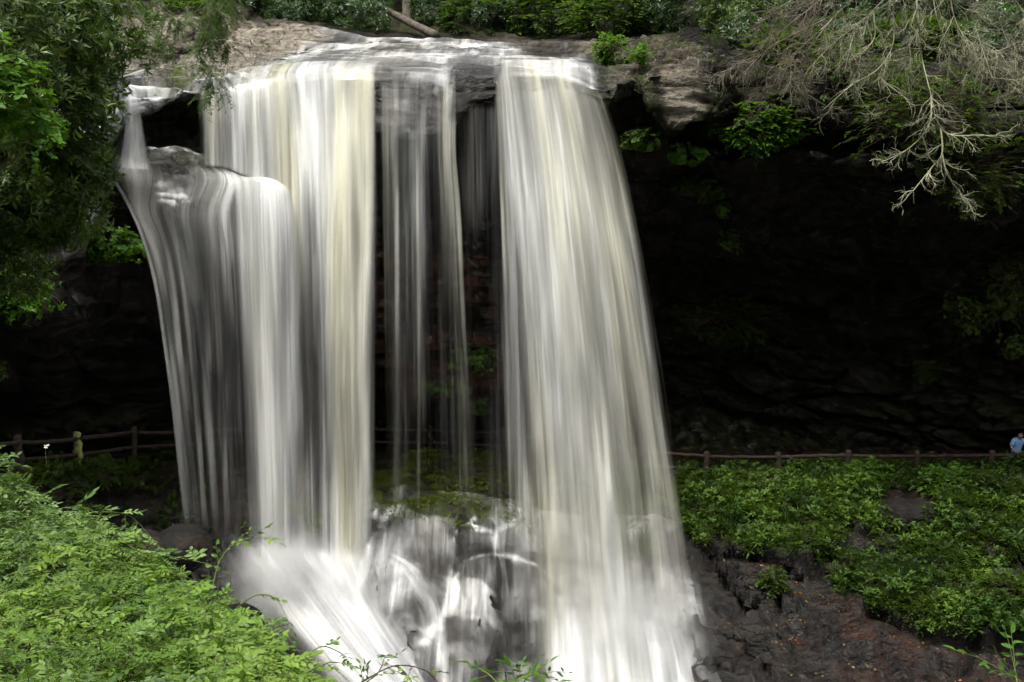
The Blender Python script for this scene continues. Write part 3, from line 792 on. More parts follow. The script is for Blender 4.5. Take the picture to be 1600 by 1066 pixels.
# water on the bed above the brink, following the rock
def bed_water(name, x0, x1, t0, t1, dens_fn, off, mat, label, seed, blur=5):
    j0, j1 = np.searchsorted(XS, [x0, x1]); i0, i1 = np.searchsorted(T, [t0, t1])
    S = G2[i0:i1, j0:j1].copy()
    for _ in range(blur):
        for ax in (0, 1):
            S = (np.take(S, np.clip(np.arange(S.shape[ax]) - 1, 0, None), ax) + 2 * S + np.take(S, np.clip(np.arange(S.shape[ax]) + 1, None, S.shape[ax] - 1), ax)) / 4
    nn = grid_normals(S)
    if nn[..., 2].mean() < 0: nn = -nn
    S = S + nn * off
    XX = S[..., 0]; tt = TT[i0:i1, j0:j1]
    w_ = np.concatenate([[0], np.cumsum(np.linalg.norm(np.diff(S[:, S.shape[1] // 2], axis=0), axis=1))])
    UV = np.stack([XX + seed * 3.3, w_[:, None] + 0 * XX], -1)
    e = sstep(x0, x0 + .5, XX) * (1 - sstep(x1 - .5, x1, XX)) * (1 - sstep(t1 - .12, t1 - .02, tt))
    D = np.clip(dens_fn(XX, tt, S) * e, 0, 1)
    o = mesh_obj(name, S.reshape(-1, 3), [grid_faces(*S.shape[:2])], mat, attrs={'dens': D.ravel()}, uv=UV.reshape(-1, 2))
    tag(o, label, None, None, 'structure')

def bd(XX, tt, S):
    n = fbm(np.stack([XX * .7, tt * 2.5, 0 * XX], -1), 4, 71)
    d = 0.62 + 0.5 * (n - 0.5) * 2
    d += 0.3 * sstep(3.6, 4.6, tt) * sstep(-7.5, -6, XX) * (1 - sstep(-4.6, -4.0, XX))
    d += 0.3 * sstep(3.6, 4.4, tt) * sstep(-.2, .3, XX) * (1 - sstep(1.8, 2.4, XX))
    d -= 0.28 * sstep(4.0, 4.5, tt) * sstep(-4.3, -3.7, XX) * (1 - sstep(-.6, 0, XX))
    d -= 0.5 * sstep(-2.0, -1.6, XX) * (1 - sstep(-.5, 0, XX)) * sstep(3.8, 4.3, tt)
    d *= 1 - 0.8 * sstep(-.6, 1.2, XX) * (1 - sstep(2.8, 3.6, tt))
    return d
bed_water('river', -8.6, 2.9, 2.0, 5.15, bd, 0.05, MWS, 'white water sliding over the bed to the brink', 21)
def bd2(XX, tt, S):
    n = fbm(np.stack([XX * 1.2, tt * 2.0, 0 * XX], -1), 4, 73)
    return sstep(.42, .66, n) * .62
bed_water('river', -4.35, -1.55, 4.2, 6.2, bd2, 0.04, MWF, 'film of water over the rounded rock between the curtains', 22, 2)
def bd3(XX, tt, S):
    n = fbm(np.stack([XX * 1.3, tt * 3.0, 0 * XX], -1), 4, 75)
    return (0.45 + 0.8 * (n - 0.5) * 2)
bed_water('river', -12.2, -8.0, 3.7, 5.1, bd3, 0.03, MWF, 'thin water glinting on the left slabs', 23, 2)
def bd4(XX, tt, S):
    n = fbm(np.stack([XX * .8, S[..., 1] * .9, S[..., 2] * .8], -1), 4, 79)
    cr = CREASE[np.searchsorted(T, tt[0, 0]):, :][:tt.shape[0], np.searchsorted(XS, XX[0, 0]):][:, :tt.shape[1]]
    lowr = sstep(15.5, 16.1, tt)
    d = .12 + .46 * sstep(.40, .66, n) + .70 * cr * sstep(.34, .52, n + .08 * lowr) + .22 * lowr
    return d * sstep(-5.4, -4.4, XX) * (1 - sstep(5.0, 5.7, XX))
bed_water('rapids', -5.6, 6.0, 14.7, 17.6, bd4, 0.06, MWF, 'thin veils of water over the dark rocks at the foot of the falls', 24, 4)
def bd5(XX, tt, S):
    n = fbm(np.stack([XX * .9, S[..., 1] * 1.2, S[..., 2]], -1), 4, 83)
    return (.42 + 1.2 * (n - .42)) * sstep(.6, 2.2, XX) * (1 - sstep(3.9, 5.2, XX)) * sstep(16.2, 17.0, tt)
bed_water('rapids', .4, 6.0, 15.6, 17.7, bd5, 0.12, MWS, 'foam over the rocks at the foot of the right hand curtain', 25, 6)
def bd6(XX, tt, S):
    n = fbm(np.stack([XX * 1.3, S[..., 1] * 1.2, S[..., 2] * 1.1], -1), 4, 87)
    return (.15 + .9 * sstep(.44, .62, n)) * (sstep(4.2, 4.6, tt) * (1 - sstep(5.8, 6.2, tt)) + sstep(8.3, 8.7, tt) * (1 - sstep(9.9, 10.2, tt)))
bed_water('waterfall', -11.7, -9.0, 4.2, 10.25, bd6, 0.05, MWF, 'glinting film of water over the broken rocks at the far left of the brink', 26, 1)

# ------------------------------------------------------------------ boulders
def boulder(name, c, r, label, seed, cat='boulder', rough=1.0, boxy=0.0, film=None, wetv=0.95, mossv=0.0, rustv=0.1, palev=0.0, sub=5):
    import bmesh
    bm = bmesh.new()
    bmesh.ops.create_icosphere(bm, subdivisions=sub, radius=1.0)
    V = np.array([v.co[:] for v in bm.verts]); Fc = np.array([[v.index for v in f.verts] for f in bm.faces])
    bm.free()
    if boxy:
        m_ = np.abs(V).max(1, keepdims=True); V = V * (1 - boxy) + V / m_ * boxy * .82
    q = V * np.array(r)
    v1, e1 = cells(q * 0.75 + seed * 3.1, seed)
    d = 1 + rough * ((fbm(V * 1.1 + seed, 3, seed) - .5) * 0.6 + (v1 - .5) * 0.13 * sstep(0, .2, e1) + (fbm(q * 2.2 + seed, 4, seed + 3) - .5) * .12)
    W_ = q * d[:, None]
    o = mesh_obj(name, W_, [Fc], M_STONE if not boxy else M_ROCK, attrs=dict(pale=np.full(len(V), palev), crack=1 - sstep(0, .08, e1), rust=np.full(len(V), rustv), lichen=np.zeros(len(V)), moss=sstep(.2, .7, V[:, 2]) * mossv, wet=np.full(len(V), wetv)))
    o.location = Vector([float(x) for x in c])
    if film:
        th = np.arctan2(V[:, 0], -V[:, 1]); po = np.arccos(np.clip(norm(V)[:, 2], -1, 1))
        R_ = float(np.mean(r))
        nn_ = fbm(V * 1.6 + seed, 3, seed + 40)
        dn = film[0] * sstep(2.3, .9, po) * (.35 + 1.3 * sstep(.40, .62, nn_)) + film[1] * np.exp(-((th - film[2]) / .35) ** 2)
        f_o = mesh_obj('rapids', W_ * (1 + .035 / R_) + np.array(c), [Fc], M_FILM, attrs={'dens': np.clip(dn, 0, .95) * sstep(3.0, 2.6, np.abs(th))},
                       uv=np.stack([th * R_ + seed, po * R_], -1))
        tag(f_o, 'thin film of water over the ' + label[:40].split(' with')[0], None, None, 'structure')
    return tag(o, label, cat)

M_FILM = water_material('film_water', 8.0, 1.3, 2.5, 0.38, 0.0, 0.85)
boulder('boulder', P(285, 858, 23.5), (.72, .70, .62), 'smooth round black boulder beside the foot of the left fall', 3, rough=.35, wetv=.3)
boulder('boulder', P(215, 868, 23.2), (.95, .8, .55), 'dark boulder half hidden by leafy sprays left of the round boulder', 5, rough=.6, wetv=.3)
boulder('boulder', P(372, 985, 19.5), (.55, .6, .5), 'dark rock showing behind the leaves at the edge of the white foam', 23, rough=.6)
boulder('boulder', P(1418, 812, 29.9), (1.0, .8, .6), 'dark brown boulder set in the green slope', 31, rough=1.1, wetv=.0, rustv=.0)

# foam and streams among the boulders
s1 = [[(318, 806, 28.0), (342, 860, 27.2), (385, 930, 26), (430, 1000, 24.8), (500, 1090, 23.4)],
      [(350, 820, 28.0), (385, 870, 27.1), (430, 935, 25.9), (485, 1005, 24.6), (560, 1095, 23.2)],
      [(400, 838, 28.0), (430, 885, 27.0), (475, 945, 25.8), (535, 1015, 24.6), (615, 1100, 23.2)],
      [(470, 842, 28.0), (500, 890, 27.0), (540, 950, 25.9), (590, 1020, 24.9), (665, 1105, 23.6)],
      [(540, 845, 28.0), (560, 895, 27.2), (588, 955, 26.3), (635, 1025, 25.5), (700, 1110, 24.4)],
      [(590, 858, 28.0), (605, 905, 27.4), (625, 960, 26.7), (672, 1030, 26.0), (730, 1110, 25.0)]]
water_sheet('rapids', s1, [(.1, .35, .5, .6, .6), (.5, .8, .9, .95, .95), (.95, 1, 1, 1, 1), (1, 1, 1, 1, 1), (.95, .98, .95, .9, .9), (.6, .55, .5, .5, .5)], MWS, 'bright foam rushing down from the foot of the middle fall', nv=120, ends=(.14, .0), edge=(.22, .22), mod=.3, wob=.03, seed=31)
water_sheet('rapids', s1, [(.1, .4, .7, .7, .7), (.6, .9, 1, 1, 1), (1, 1, 1, 1, 1), (1, 1, 1, 1, 1), (1, 1, 1, 1, 1), (.8, .9, .8, .7, .7)], MWM, 'soft white foam lying over the rush at the foot of the middle fall', nv=120, ends=(.20, .0), edge=(.3, .36), mod=.35, wob=.06, dz=-.3, seed=35)
def drape(name, guides, dens, mat, label, seed, off=.10, **kw):
    g2 = [[hugD(q[0], q[1], 60, off) for q in crom(np.array(g, float), np.linspace(0, len(g) - 1, 14))] for g in guides]
    # keep neighbouring depths close so that the sheet stays smooth
    Dm = np.array([[q[2] for q in g] for g in g2])
    for _ in range(3):
        Dp = np.pad(Dm, 1, mode='edge'); Dm = np.minimum(Dm, (Dp[:-2, 1:-1] + Dp[2:, 1:-1] + Dp[1:-1, :-2] + Dp[1:-1, 2:]) / 4)
    g2 = [[(q[0], q[1], d) for q, d in zip(g, dr)] for g, dr in zip(g2, Dm)]
    water_sheet(name, g2, dens, mat, label, seed=seed, wob=0, mod=.55, **kw)
fan = [[(672, 884), (694, 915), (706, 945), (690, 1000), (668, 1085)], [(680, 886), (702, 918), (712, 948), (716, 1000), (714, 1085)], [(688, 888), (710, 922), (724, 950), (752, 1000), (762, 1085)],
       [(694, 890), (718, 928), (742, 948), (790, 985), (812, 1085)], [(700, 892), (728, 932), (772, 948), (824, 985), (852, 1085)]]
drape('rapids', fan, [(.7, .6, .35, .3, .3), (.85, .95, .8, .6, .6), (.7, .8, .42, .4, .4), (.5, .7, .5, .5, .5), (.3, .7, .8, .8, .75)], MWF, 'stream fanning out over the rounded wet rock at bottom centre', 61, edge=(.12, .12), ends=(.1, .0), nv=100)
fan = [[(578, 862), (588, 900), (600, 950), (622, 1010), (640, 1085)], [(590, 860), (618, 888), (640, 925), (664, 970), (672, 1085)], [(604, 858), (640, 876), (672, 905), (696, 940), (704, 1085)]]
drape('rapids', fan, [(.6, .5, .3, .4, .5), (.6, .6, .45, .5, .4), (.5, .7, .8, .7, .6)], MWF, 'silky water crossing the dark rock beside the white rush', 62, edge=(.1, .15), ends=(.12, .0), nv=100)
fan = [[(744, 800), (770, 818), (776, 860), (784, 900), (780, 945)], [(770, 800), (792, 820), (790, 860), (792, 900), (800, 945)]]
drape('rapids', fan, [(.4, .8, .5, .4, .6), (.4, .7, .5, .5, .6)], MWF, 'little cascade stepping down beside the right curtain', 63, edge=(.2, .2), ends=(.15, .1), nv=50)
fan = [[(590, 795), (592, 830), (594, 880)], [(622, 790), (626, 830), (630, 880)], [(660, 800), (662, 830), (664, 880)], [(716, 806), (716, 836), (716, 880)]]
drape('rapids', fan, [(.7, .3, .2), (.75, .4, .25), (.6, .3, .15), (.5, .2, .1)], MWF, 'dribbles over the black ledges behind the streaming rocks', 64, edge=(.1, .1), ends=(.12, .15), nv=50)
s3 = [[(840, 960, 27.6), (838, 1010, 26.6), (836, 1090, 25.6)], [(900, 940, 27.6), (905, 1000, 26.5), (910, 1090, 25.4)], [(980, 950, 27.4), (990, 1005, 26.3), (1000, 1090, 25.2)],
      [(1050, 975, 27.2), (1065, 1020, 26.2), (1080, 1095, 25.2)], [(1092, 1000, 27.0), (1104, 1040, 26.1), (1120, 1100, 25.3)]]
water_sheet('rapids', s3, [(.1, .25, .4), (.2, .45, .7), (.2, .5, .8), (.2, .45, .7), (.1, .3, .4)], MWM, 'foam and spray at the foot of the right hand curtain', nv=60, ends=(.2, .0), edge=(.15, .1), wob=.03, seed=34)
def spray(c, r, dens, label, seed):
    import bmesh
    bm = bmesh.new(); bmesh.ops.create_icosphere(bm, subdivisions=3, radius=1.0)
    V = np.array([v.co[:] for v in bm.verts]); Fc = np.array([[v.index for v in f.verts] for f in bm.faces]); bm.free()
    o = mesh_obj('mist', V, [Fc], mist_material(dens, seed))
    o.location = Vector([float(x) for x in c]); o.scale = r
    tag(o, label, None, None, 'stuff')
spray(P(458, 912, 26.2), (2.5, 1.4, 2.1), 2.1, 'white spray rising at the foot of the middle fall', 1.0)
spray(P(980, 1010, 26.8), (3.4, 1.8, 3.0), 1.3, 'grey spray at the foot of the right hand curtain', 4.0)

# ------------------------------------------------------------------ plants
def leaf_arrays(pos, d, n, L, W, round_=False, droop=0.12, fold=0.22):
    """arrays of leaves -> vertices, faces; pos/d/n (m,3), L/W (m,)"""
    d = norm(d)
    s = norm(np.cross(d, n))
    n = np.cross(s, d)
    L = L[:, None]; W = W[:, None]
    m = len(pos)
    mid = pos + d * L * 0.5 - n * L * droop * 0.15
    tip = pos + d * L - n * L * droop
    if round_:
        a1, w1, a2, w2 = 0.28, 0.46, 0.68, 0.40
        pts = [pos, mid, tip]
        for sg in (1, -1):
            pts.append(pos + d * L * a1 + s * W * w1 * sg + n * W * fold * 0.5)
            pts.append(pos + d * L * a2 + s * W * w2 * sg + n * W * fold * 0.3 - n * L * droop * .5)
        V = np.stack(pts, 1).reshape(-1, 3)
        b = (np.arange(m) * 7)[:, None]
        f4 = np.concatenate([b + np.array([0, 3, 4, 1]), b + np.array([0, 1, 6, 5])])
        f3 = np.concatenate([b + np.array([1, 4, 2]), b + np.array([1, 2, 6])])
        return V, [f4, f3], 7
    pts = [pos, mid, tip, pos + d * L * 0.48 + s * W * 0.5 + n * W * fold * .5, pos + d * L * 0.48 - s * W * 0.5 + n * W * fold * .5]
    V = np.stack(pts, 1).reshape(-1, 3)
    b = (np.arange(m) * 5)[:, None]
    f3 = np.concatenate([b + np.array([0, 3, 1]), b + np.array([1, 3, 2]), b + np.array([0, 1, 4]), b + np.array([1, 2, 4])])
    return V, [f3], 5

def rdir(n):
    v = rng.normal(size=(n, 3))
    return norm(v)

def perp(a):
    r = rdir(len(a))
    return norm(np.cross(a, r))

def whorls(c, ax, nl, L, W, spread=1.05, jit=.25, tint=None):
    """rosettes of leaves round a shoot tip"""
    m = len(c)
    u = perp(ax); v = np.cross(ax, u)
    ph = (np.arange(nl)[None, :] * (2 * math.pi / nl) + rng.uniform(0, 6.28, (m, 1)) + rng.normal(0, .25, (m, nl)))
    el = spread + rng.normal(0, jit, (m, nl))
    d = (np.cos(el))[..., None] * ax[:, None, :] + np.sin(el)[..., None] * (np.cos(ph)[..., None] * u[:, None, :] + np.sin(ph)[..., None] * v[:, None, :])
    d = d.reshape(-1, 3)
    n = norm(np.repeat(ax, nl, 0) + 0.25 * rdir(m * nl))
    pos = np.repeat(c, nl, 0) + d * 0.01
    LL = L * rng.uniform(.7, 1.2, m * nl)
    tb = rng.uniform(0, 1, m) if tint is None else tint
    ti = np.repeat(tb, nl) * .7 + rng.uniform(0, .3, m * nl)
    return pos, d, n, LL, LL * (W / L), ti

def sprays(c, ax, nl, L, W, length, droop=.3, up=None):
    """twigs with leaves in two ranks"""
    m = len(c)
    Z = np.array([0, 0, 1.0]) if up is None else up
    side = norm(np.cross(ax, Z + 0.3 * rdir(m)))
    nn = norm(np.cross(side, ax))
    s = np.linspace(0.12, 1, nl)
    ln = length * rng.uniform(.6, 1.25, m)
    base = c[:, None, :] + ax[:, None, :] * (s[None, :] * ln[:, None])[..., None] - np.array([0, 0, 1.0]) * (s[None, :] ** 2 * ln[:, None] * droop)[..., None]
    sg = np.where(np.arange(nl) % 2 == 0, 1.0, -1.0)
    sg[-1] = 0
    big = np.repeat(rng.uniform(.65, 1.45, m), nl)
    d = ax[:, None, :] * 0.62 + side[:, None, :] * sg[None, :, None] * 0.95
    d = d + 0.18 * rng.normal(size=d.shape)
    pos = base.reshape(-1, 3)
    d = norm(d.reshape(-1, 3))
    n = norm(np.repeat(nn, nl, 0) + .35 * rdir(m * nl))
    LL = L * big * rng.uniform(.65, 1.25, m * nl)
    ti = np.repeat(rng.uniform(0, 1, m), nl) * .6 + rng.uniform(0, .4, m * nl)
    twig = [np.stack([c[i], base[i, nl // 2], base[i, -1]]) for i in range(m)]
    return (pos, d, n, LL, LL * (W / L), ti), twig

def tubes(lines, radii, sides=5):
    """one mesh of tapering tubes; lines = list of (k,3), radii = list of (r0, r1)"""
    VV, FF, base = [], [], 0
    an = np.linspace(0, 2 * math.pi, sides, endpoint=False)
    ca, sa = np.cos(an)[None, :, None], np.sin(an)[None, :, None]
    for p, (r0, r1) in zip(lines, radii):
        p = np.asarray(p, float)
        k = len(p)
        tg = norm(np.gradient(p, axis=0))
        ref = np.array([0.31, 0.17, 0.93]) if abs(tg[0, 2]) < .8 else np.array([1.0, 0.2, 0])
        u = norm(np.cross(tg, ref)); v = np.cross(tg, u)
        r = np.linspace(r0, r1, k)[:, None, None]
        VV.append((p[:, None, :] + r * (ca * u[:, None, :] + sa * v[:, None, :])).reshape(-1, 3))
        a = np.arange(k * sides).reshape(k, sides) + base
        b = np.roll(a, -1, 1)
        FF.append(np.stack([a[:-1], b[:-1], b[1:], a[1:]], -1).reshape(-1, 4))
        base += k * sides
        if r0 > .05:
            VV.append(np.array([p[0] - tg[0] * r0 * .3, p[-1] + tg[-1] * r1 * .3]))
            for q_, rr_ in ((a[0], base), (a[-1], base + 1)):
                FF.append(np.stack([q_, np.roll(q_, -1), np.full(sides, rr_), np.full(sides, rr_)], -1))
            base += 2
    F_ = np.concatenate(FF); tri = F_[:, 2] == F_[:, 3]
    return np.concatenate(VV), [F_[~tri], F_[tri][:, :3]]

def curve_line(a, b, sag=0.0, wob=0.1, k=7):
    s = np.linspace(0, 1, k)[:, None]
    L = np.linalg.norm(b - a)
    p = a * (1 - s) + b * s
    p = p + np.sin(s * math.pi) * (rng.normal(size=3) * wob * L + np.array([0, 0, sag * L]))
    return p

def build_leaves(name, arr, mat, parent, round_=False, droop=.12, fold=.22):
    pos, d, n, L, W, ti = arr
    V, F_, k = leaf_arrays(pos, d, n, L, W, round_, droop, fold)
    return mesh_obj(name, V, F_, mat, parent, attrs={'tint': np.repeat(ti, k)}, smooth=False)

def blob_points(c, r, n, lump=.35, fill=.45, seed=None):
    """points through a lumpy ellipsoid, denser towards its surface, with gaps"""
    seed = rng.integers(0, 9999) if seed is None else seed
    out_, tot = [], 0
    while tot < n:
        d = rdir(n * 2)
        sh = 1 + lump * 2 * (fbm(d * 1.9 + seed, 3, 5) - .5)
        rr = rng.uniform(fill, 1, n * 2) ** .6 * sh
        p = d * rr[:, None] * np.array(r)
        g = fbm((p + seed) * (1.6 / max(.6, min(r))), 3, 9) > .44
        p, d_ = p[g], d[g]
        out_.append(np.concatenate([p, d_], 1)); tot += len(p)
        if len(out_) > 8: break
    q = np.concatenate(out_)[:n]
    return q[:, :3] + np.array(c), norm(q[:, 3:] / np.array(r))

def bush(name, c, r, ncl, kind, L, W, mat, label, cat, group=None, base=None, leafs=7, stems=16, stem_r=.03, sp_len=.35, flat=.5, droop=.12, stem_mat=None, lump=.35, fill=.45):
    c = np.asarray(c, float)
    base = c - np.array([0, 0, r[2]]) if base is None else np.asarray(base, float)
    t = thing(name, base, label, cat, group)
    p, od = blob_points(c, r, ncl, lump, fill)
    ax = norm(od * .8 + np.array([0, 0, flat]) + .45 * rdir(len(p)))
    lines, rad = [], []
    if kind == 'whorl':
        arr = whorls(p, ax, leafs, L, W)
    elif kind == 'spray':
        ax = norm(od * np.array([1, 1, .45]) + .5 * rdir(len(p)) * np.array([1, 1, .4]))
        arr, tw = sprays(p, ax, leafs, L, W, sp_len, .25)
        if stem_r > .004:
            lines += tw; rad += [(stem_r * .14 + .0015, .001)] * len(tw)
    else:
        arr = whorls(p, ax, 5, L, W, 1.25, .2)
    build_leaves('foliage', arr, mat, t, kind == 'spray' or kind == 'palm', droop)
    for i in rng.choice(len(p), min(stems, len(p)), replace=False):
        lines.append(curve_line(base + rng.normal(size=3) * .01, p[i], .08, .08)); rad.append((stem_r, stem_r * .25))
    V, F_ = tubes(lines, rad, 4)
    mesh_obj('stem', V, F_, stem_mat or M_STEM, t, smooth=True)
    return t

# --- trees and shrubs on the rim behind the falls
RIM = [ # px, py, D, radii, clusters, kind, label
 (60, -20, 43, (3.4, 2.4, 3.0), 'whorl', M_RHODO_FAR, 'dark evergreen shrub at the far top left corner of the rim', 1.0),
 (190, -30, 45, (3.0, 2.2, 2.8), 'spray', M_HEML, 'dull green tree crown above the pale slabs', 1.0),
 (262, 2, 43, (2.3, 1.6, 1.5), 'spray', M_HEML, 'yellowish green drooping crown above the pale slabs', 1.2),
 (215, 52, 37, (1.5, 1.0, .8), 'whorl', M_RHODO_FAR, 'dark bush lying on the upper left slabs', 1.2),
 (165, 80, 34, (1.2, 1.0, .8), 'whorl', M_RHODO_FAR, 'dark bush at the left end of the wet slabs', 1.2),
 (275, 28, 40, (1.6, 1.0, .75), 'spray', M_HEML, 'dull bush behind the hemlock boughs', 1.3),
 (375, 18, 45, (1.9, 1.5, 1.3), 'whorl', M_RHODO_FAR, 'mid green shrub just behind the dry pale slabs', 1.2),
 (430, 22, 46, (2.0, 1.4, 1.3), 'whorl', M_RHODO_FAR, 'glossy rounded shrub behind the left end of the stream', 1.2),
 (500, 14, 47, (2.4, 1.5, 1.7), 'whorl', M_RHODO_FAR, 'broad glossy shrub behind the stream left of the fallen log', 1.3),
 (562, 22, 46, (1.5, 1.2, 1.1), 'whorl', M_RHODO_FAR, 'low shrub touching the upper end of the fallen log', 1.1),
 (690, 12, 48, (1.7, 1.3, 1.7), 'whorl', M_RHODO_FAR, 'dark blue green shrub right of the fallen log', .9),
 (745, 30, 47, (1.5, 1.3, 1.2), 'spray', M_HEML, 'brownish twiggy shrub behind the middle of the brink', .9),
 (800, 8, 47, (2.0, 1.4, 1.9), 'whorl', M_RHODO_FAR, 'greyish leaved shrub above the mossy rocks', 1.1),
 (862, 24, 46, (1.7, 1.3, 1.5), 'spray', M_FERN, 'fresh green leafy shrub above the right curtain', 1.2),
 (948, 26, 44, (1.6, 1.3, 1.4), 'spray', M_FERN, 'bright green spreading bush behind the right curtain', 1.3),
 (1010, 8, 44, (1.9, 1.4, 1.7), 'whorl', M_RHODO_FAR, 'deep green shrub right of the bright spreading bush', 1.0),
 (1085, 6, 43, (2.0, 1.4, 1.7), 'whorl', M_RHODO_FAR, 'dark shrub above the grey slabs on the right', 1.0),
 (1160, 20, 38, (1.6, 1.3, 1.7), 'whorl', M_RHODO, 'tall shrub with yellowing leaves right of the grey slabs', 1.1),
 (620, -60, 52, (4.5, 2.0, 2.6), 'whorl', M_RHODO_FAR, 'dark thicket high behind the standing trunk', .9),
 (900, -50, 52, (4.5, 2.0, 2.6), 'whorl', M_RHODO_FAR, 'dark thicket high behind the right part of the stream', .9),
 (380, -50, 52, (4.5, 2.0, 2.6), 'whorl', M_RHODO_FAR, 'dark thicket high behind the left part of the stream', .9),
 (1250, -10, 40, (3.0, 1.8, 2.2), 'whorl', M_RHODO_FAR, 'dark crown behind the dead branches at the top', .9),
 (1420, -20, 38, (3.2, 1.8, 2.4), 'whorl', M_RHODO_FAR, 'dark crown behind the hanging dead limbs', .9),
 (1160, 62, 33.5, (1.0, .8, .9), 'whorl', M_RHODO_FAR, 'dark bush at the right end of the grey slabs', 1.3),
 (1240, 90, 32.5, (1.5, .9, .8), 'spray', M_COVER, 'dark bush hanging over the lip behind the brown twigs', 1.5),
 (1340, 70, 33, (1.8, .9, 1.2), 'whorl', M_RHODO_FAR, 'dark evergreen bush behind the forked limb', 1.3),
 (1450, 90, 32, (1.7, .9, 1.2), 'spray', M_COVER, 'dark green bush behind the longest limb', 1.5),
 (1550, 80, 31.5, (1.7, .9, 1.4), 'whorl', M_RHODO_FAR, 'dark evergreen bush behind the corner fan of twigs', 1.3),
 (1640, 130, 31, (1.5, .9, 1.3), 'whorl', M_RHODO_FAR, 'dark bush at the right edge above the cave', 1.3),
 (1580, -10, 36, (3.0, 1.8, 2.6), 'whorl', M_RHODO_FAR, 'dark crown at the top right corner', .9),
]
for px, py, D, r, kd, mt, lb, dn in RIM:
    vol = r[0] * r[2]
    bush('rim_shrub', P(px, py, D), r, int(330 * vol * dn), kd, .19, .065 if kd == 'whorl' else .08, mt, lb, 'shrub', 'trees and shrubs along the rim of the gorge', leafs=6, stems=14, stem_r=.05, sp_len=.5, flat=.4)

def trunk(name, a, b, r0, r1, label, cat, mat=M_TRUNK, stubs=3):
    t = thing(name, a, label, cat)
    p = curve_line(a, b, 0, .015, 14)
    V, F_ = tubes([p], [(r0, r1)], 14)
    V = V + (fbm(V * 2.2, 3, 4)[:, None] - .5) * r0 * .5 * norm(V - p[len(p) // 2])
    mesh_obj('trunk', V, F_, mat, t)
    ln, rd = [], []
    for i in range(stubs):
        q = p[int(3 + i * (9 / max(1, stubs)))]
        ln.append(curve_line(q, q + rdir(1)[0] * np.array([1, .6, 1]) * (r0 * 4 + rng.uniform(0, .6)), 0, .1)); rd.append((r0 * .22, r0 * .05))
    if ln:
        for l_, r_ in zip(ln, rd):
            V, F_ = tubes([l_], [r_], 5); mesh_obj('branch', V, F_, mat, t)
    return t
trunk('fallen_log', P(590, 8, 46.5), P(682, 56, 44.5), .13, .19, 'bare fallen log leaning down to the stream at the top of the falls', 'log')
trunk('tree', P(636, 62, 48.5), P(634, -90, 49.5), .24, .17, 'single upright tree trunk behind the fallen log', 'tree')
trunk('tree', P(505, 50, 50), P(512, -90, 51), .12, .09, 'thin trunk behind the broad glossy shrub', 'tree')

# --- rhododendron thicket, upper left, near the viewpoint
RH = [ # px, py, D, r, n, label
 (20, 40, 14.5, (1.15, .9, .95), 420, 'top left rhododendron bush with brown seed heads'),
 (130, 62, 15.5, (.95, .8, .85), 380, 'rhododendron bush hanging in front of the pale slabs'),
 (60, 165, 14.8, (1.0, .8, .85), 420, 'dense rhododendron bush left of the side stream'),
 (35, 275, 15.0, (1.15, .8, .75), 420, 'middle rhododendron bush left of the thin waterfall'),
 (105, 262, 15.6, (.62, .6, .65), 240, 'small rhododendron clump reaching toward the left ledge'),
 (30, 345, 15.6, (.95, .7, .42), 220, 'lowest rhododendron bush above the ferny rocks'),
 (70, 330, 15.9, (1.0, .6, .55), 300, 'rhododendron bush above the ferny ledge'),
 (122, 125, 16.2, (.60, .5, .7), 230, 'rhododendron sprays reaching over the side stream'),
 (20, 420, 16.4, (.6, .5, .45), 130, 'rhododendron tuft between the pale rocks at the left'),
 (-50, 120, 13.5, (1.0, .8, 1.5), 260, 'rhododendron bush cut by the left edge of the view'),
]
for px, py, D, r, n, lb in RH:
    c = P(px, py, D)
    bush('rhododendron_bush', c, tuple(q * 1.12 for q in r), int(n * 1.15), 'whorl', .165, .046, M_RHODO, lb, 'bush', 'rhododendron bushes on the left bank', base=P(-160, 420, 16.0), leafs=8, stems=22, stem_r=.018, flat=.5, lump=.3, fill=.3)
bush('maple_sapling', P(12, 165, 12.5), (.62, .45, .78), 230, 'palm', .10, .07, M_BRIGHT, 'bright green young maple at the left edge before the dark bushes', 'sapling', base=P(-140, 420, 13), stems=14, stem_r=.01, flat=.9, fill=.2)
bush('maple_sapling', P(78, 208, 13.4), (.34, .3, .3), 60, 'palm', .085, .06, M_BRIGHT, 'few bright green leaves sticking out beside the side stream', 'sapling', base=P(-60, 320, 13.6), stems=8, stem_r=.007, flat=.9, fill=.1)

# hemlock twigs hanging at the upper left
def hemlock(label, pts, D, n, base):
    t = thing('hemlock_bough', P(*pts[0], D), label, 'branch', 'hemlock boughs hanging over the pale slabs')
    n = int(n * (1.3 if 'long' in label or 'short' in label else .6))
    w_ = np.array([P(x, y, D) for x, y in pts])
    ln = crom(w_, np.linspace(0, len(pts) - 1, 24))
    c = ln[rng.integers(1, 24, n)] + rng.normal(size=(n, 3)) * np.array([.05, .06, .03])
    ax = norm(rng.normal(size=(n, 3)) * np.array([1, .8, .4]) + np.array([0, 0, -.9]))
    arr, tw = sprays(c, ax, 24, .040, .013, .26, .35)
    build_leaves('foliage', arr, M_HEML, t)
    V, F_ = tubes([ln] + tw, [(.012, .004)] + [(.003, .001)] * len(tw), 4)
    mesh_obj('stem', V, F_, M_STEM, t)
D0 = 12.0
hemlock('long hemlock bough hanging down to the wet slabs', [(318, -30), (328, 20), (322, 60), (312, 85), (330, 118), (332, 142)], D0, 62, None)
hemlock('short hemlock bough right of the long one', [(338, -30), (345, 15), (340, 45), (352, 74)], D0 + .3, 60, None)
hemlock('sparse yellowish hemlock bough at the upper left', [(215, -30), (245, 10), (270, 28), (290, 40)], D0 + .6, 70, None)
hemlock('thick hemlock bough above the pale slabs', [(360, -35), (350, -10), (330, 8), (300, 20)], D0 + 1.0, 90, None)
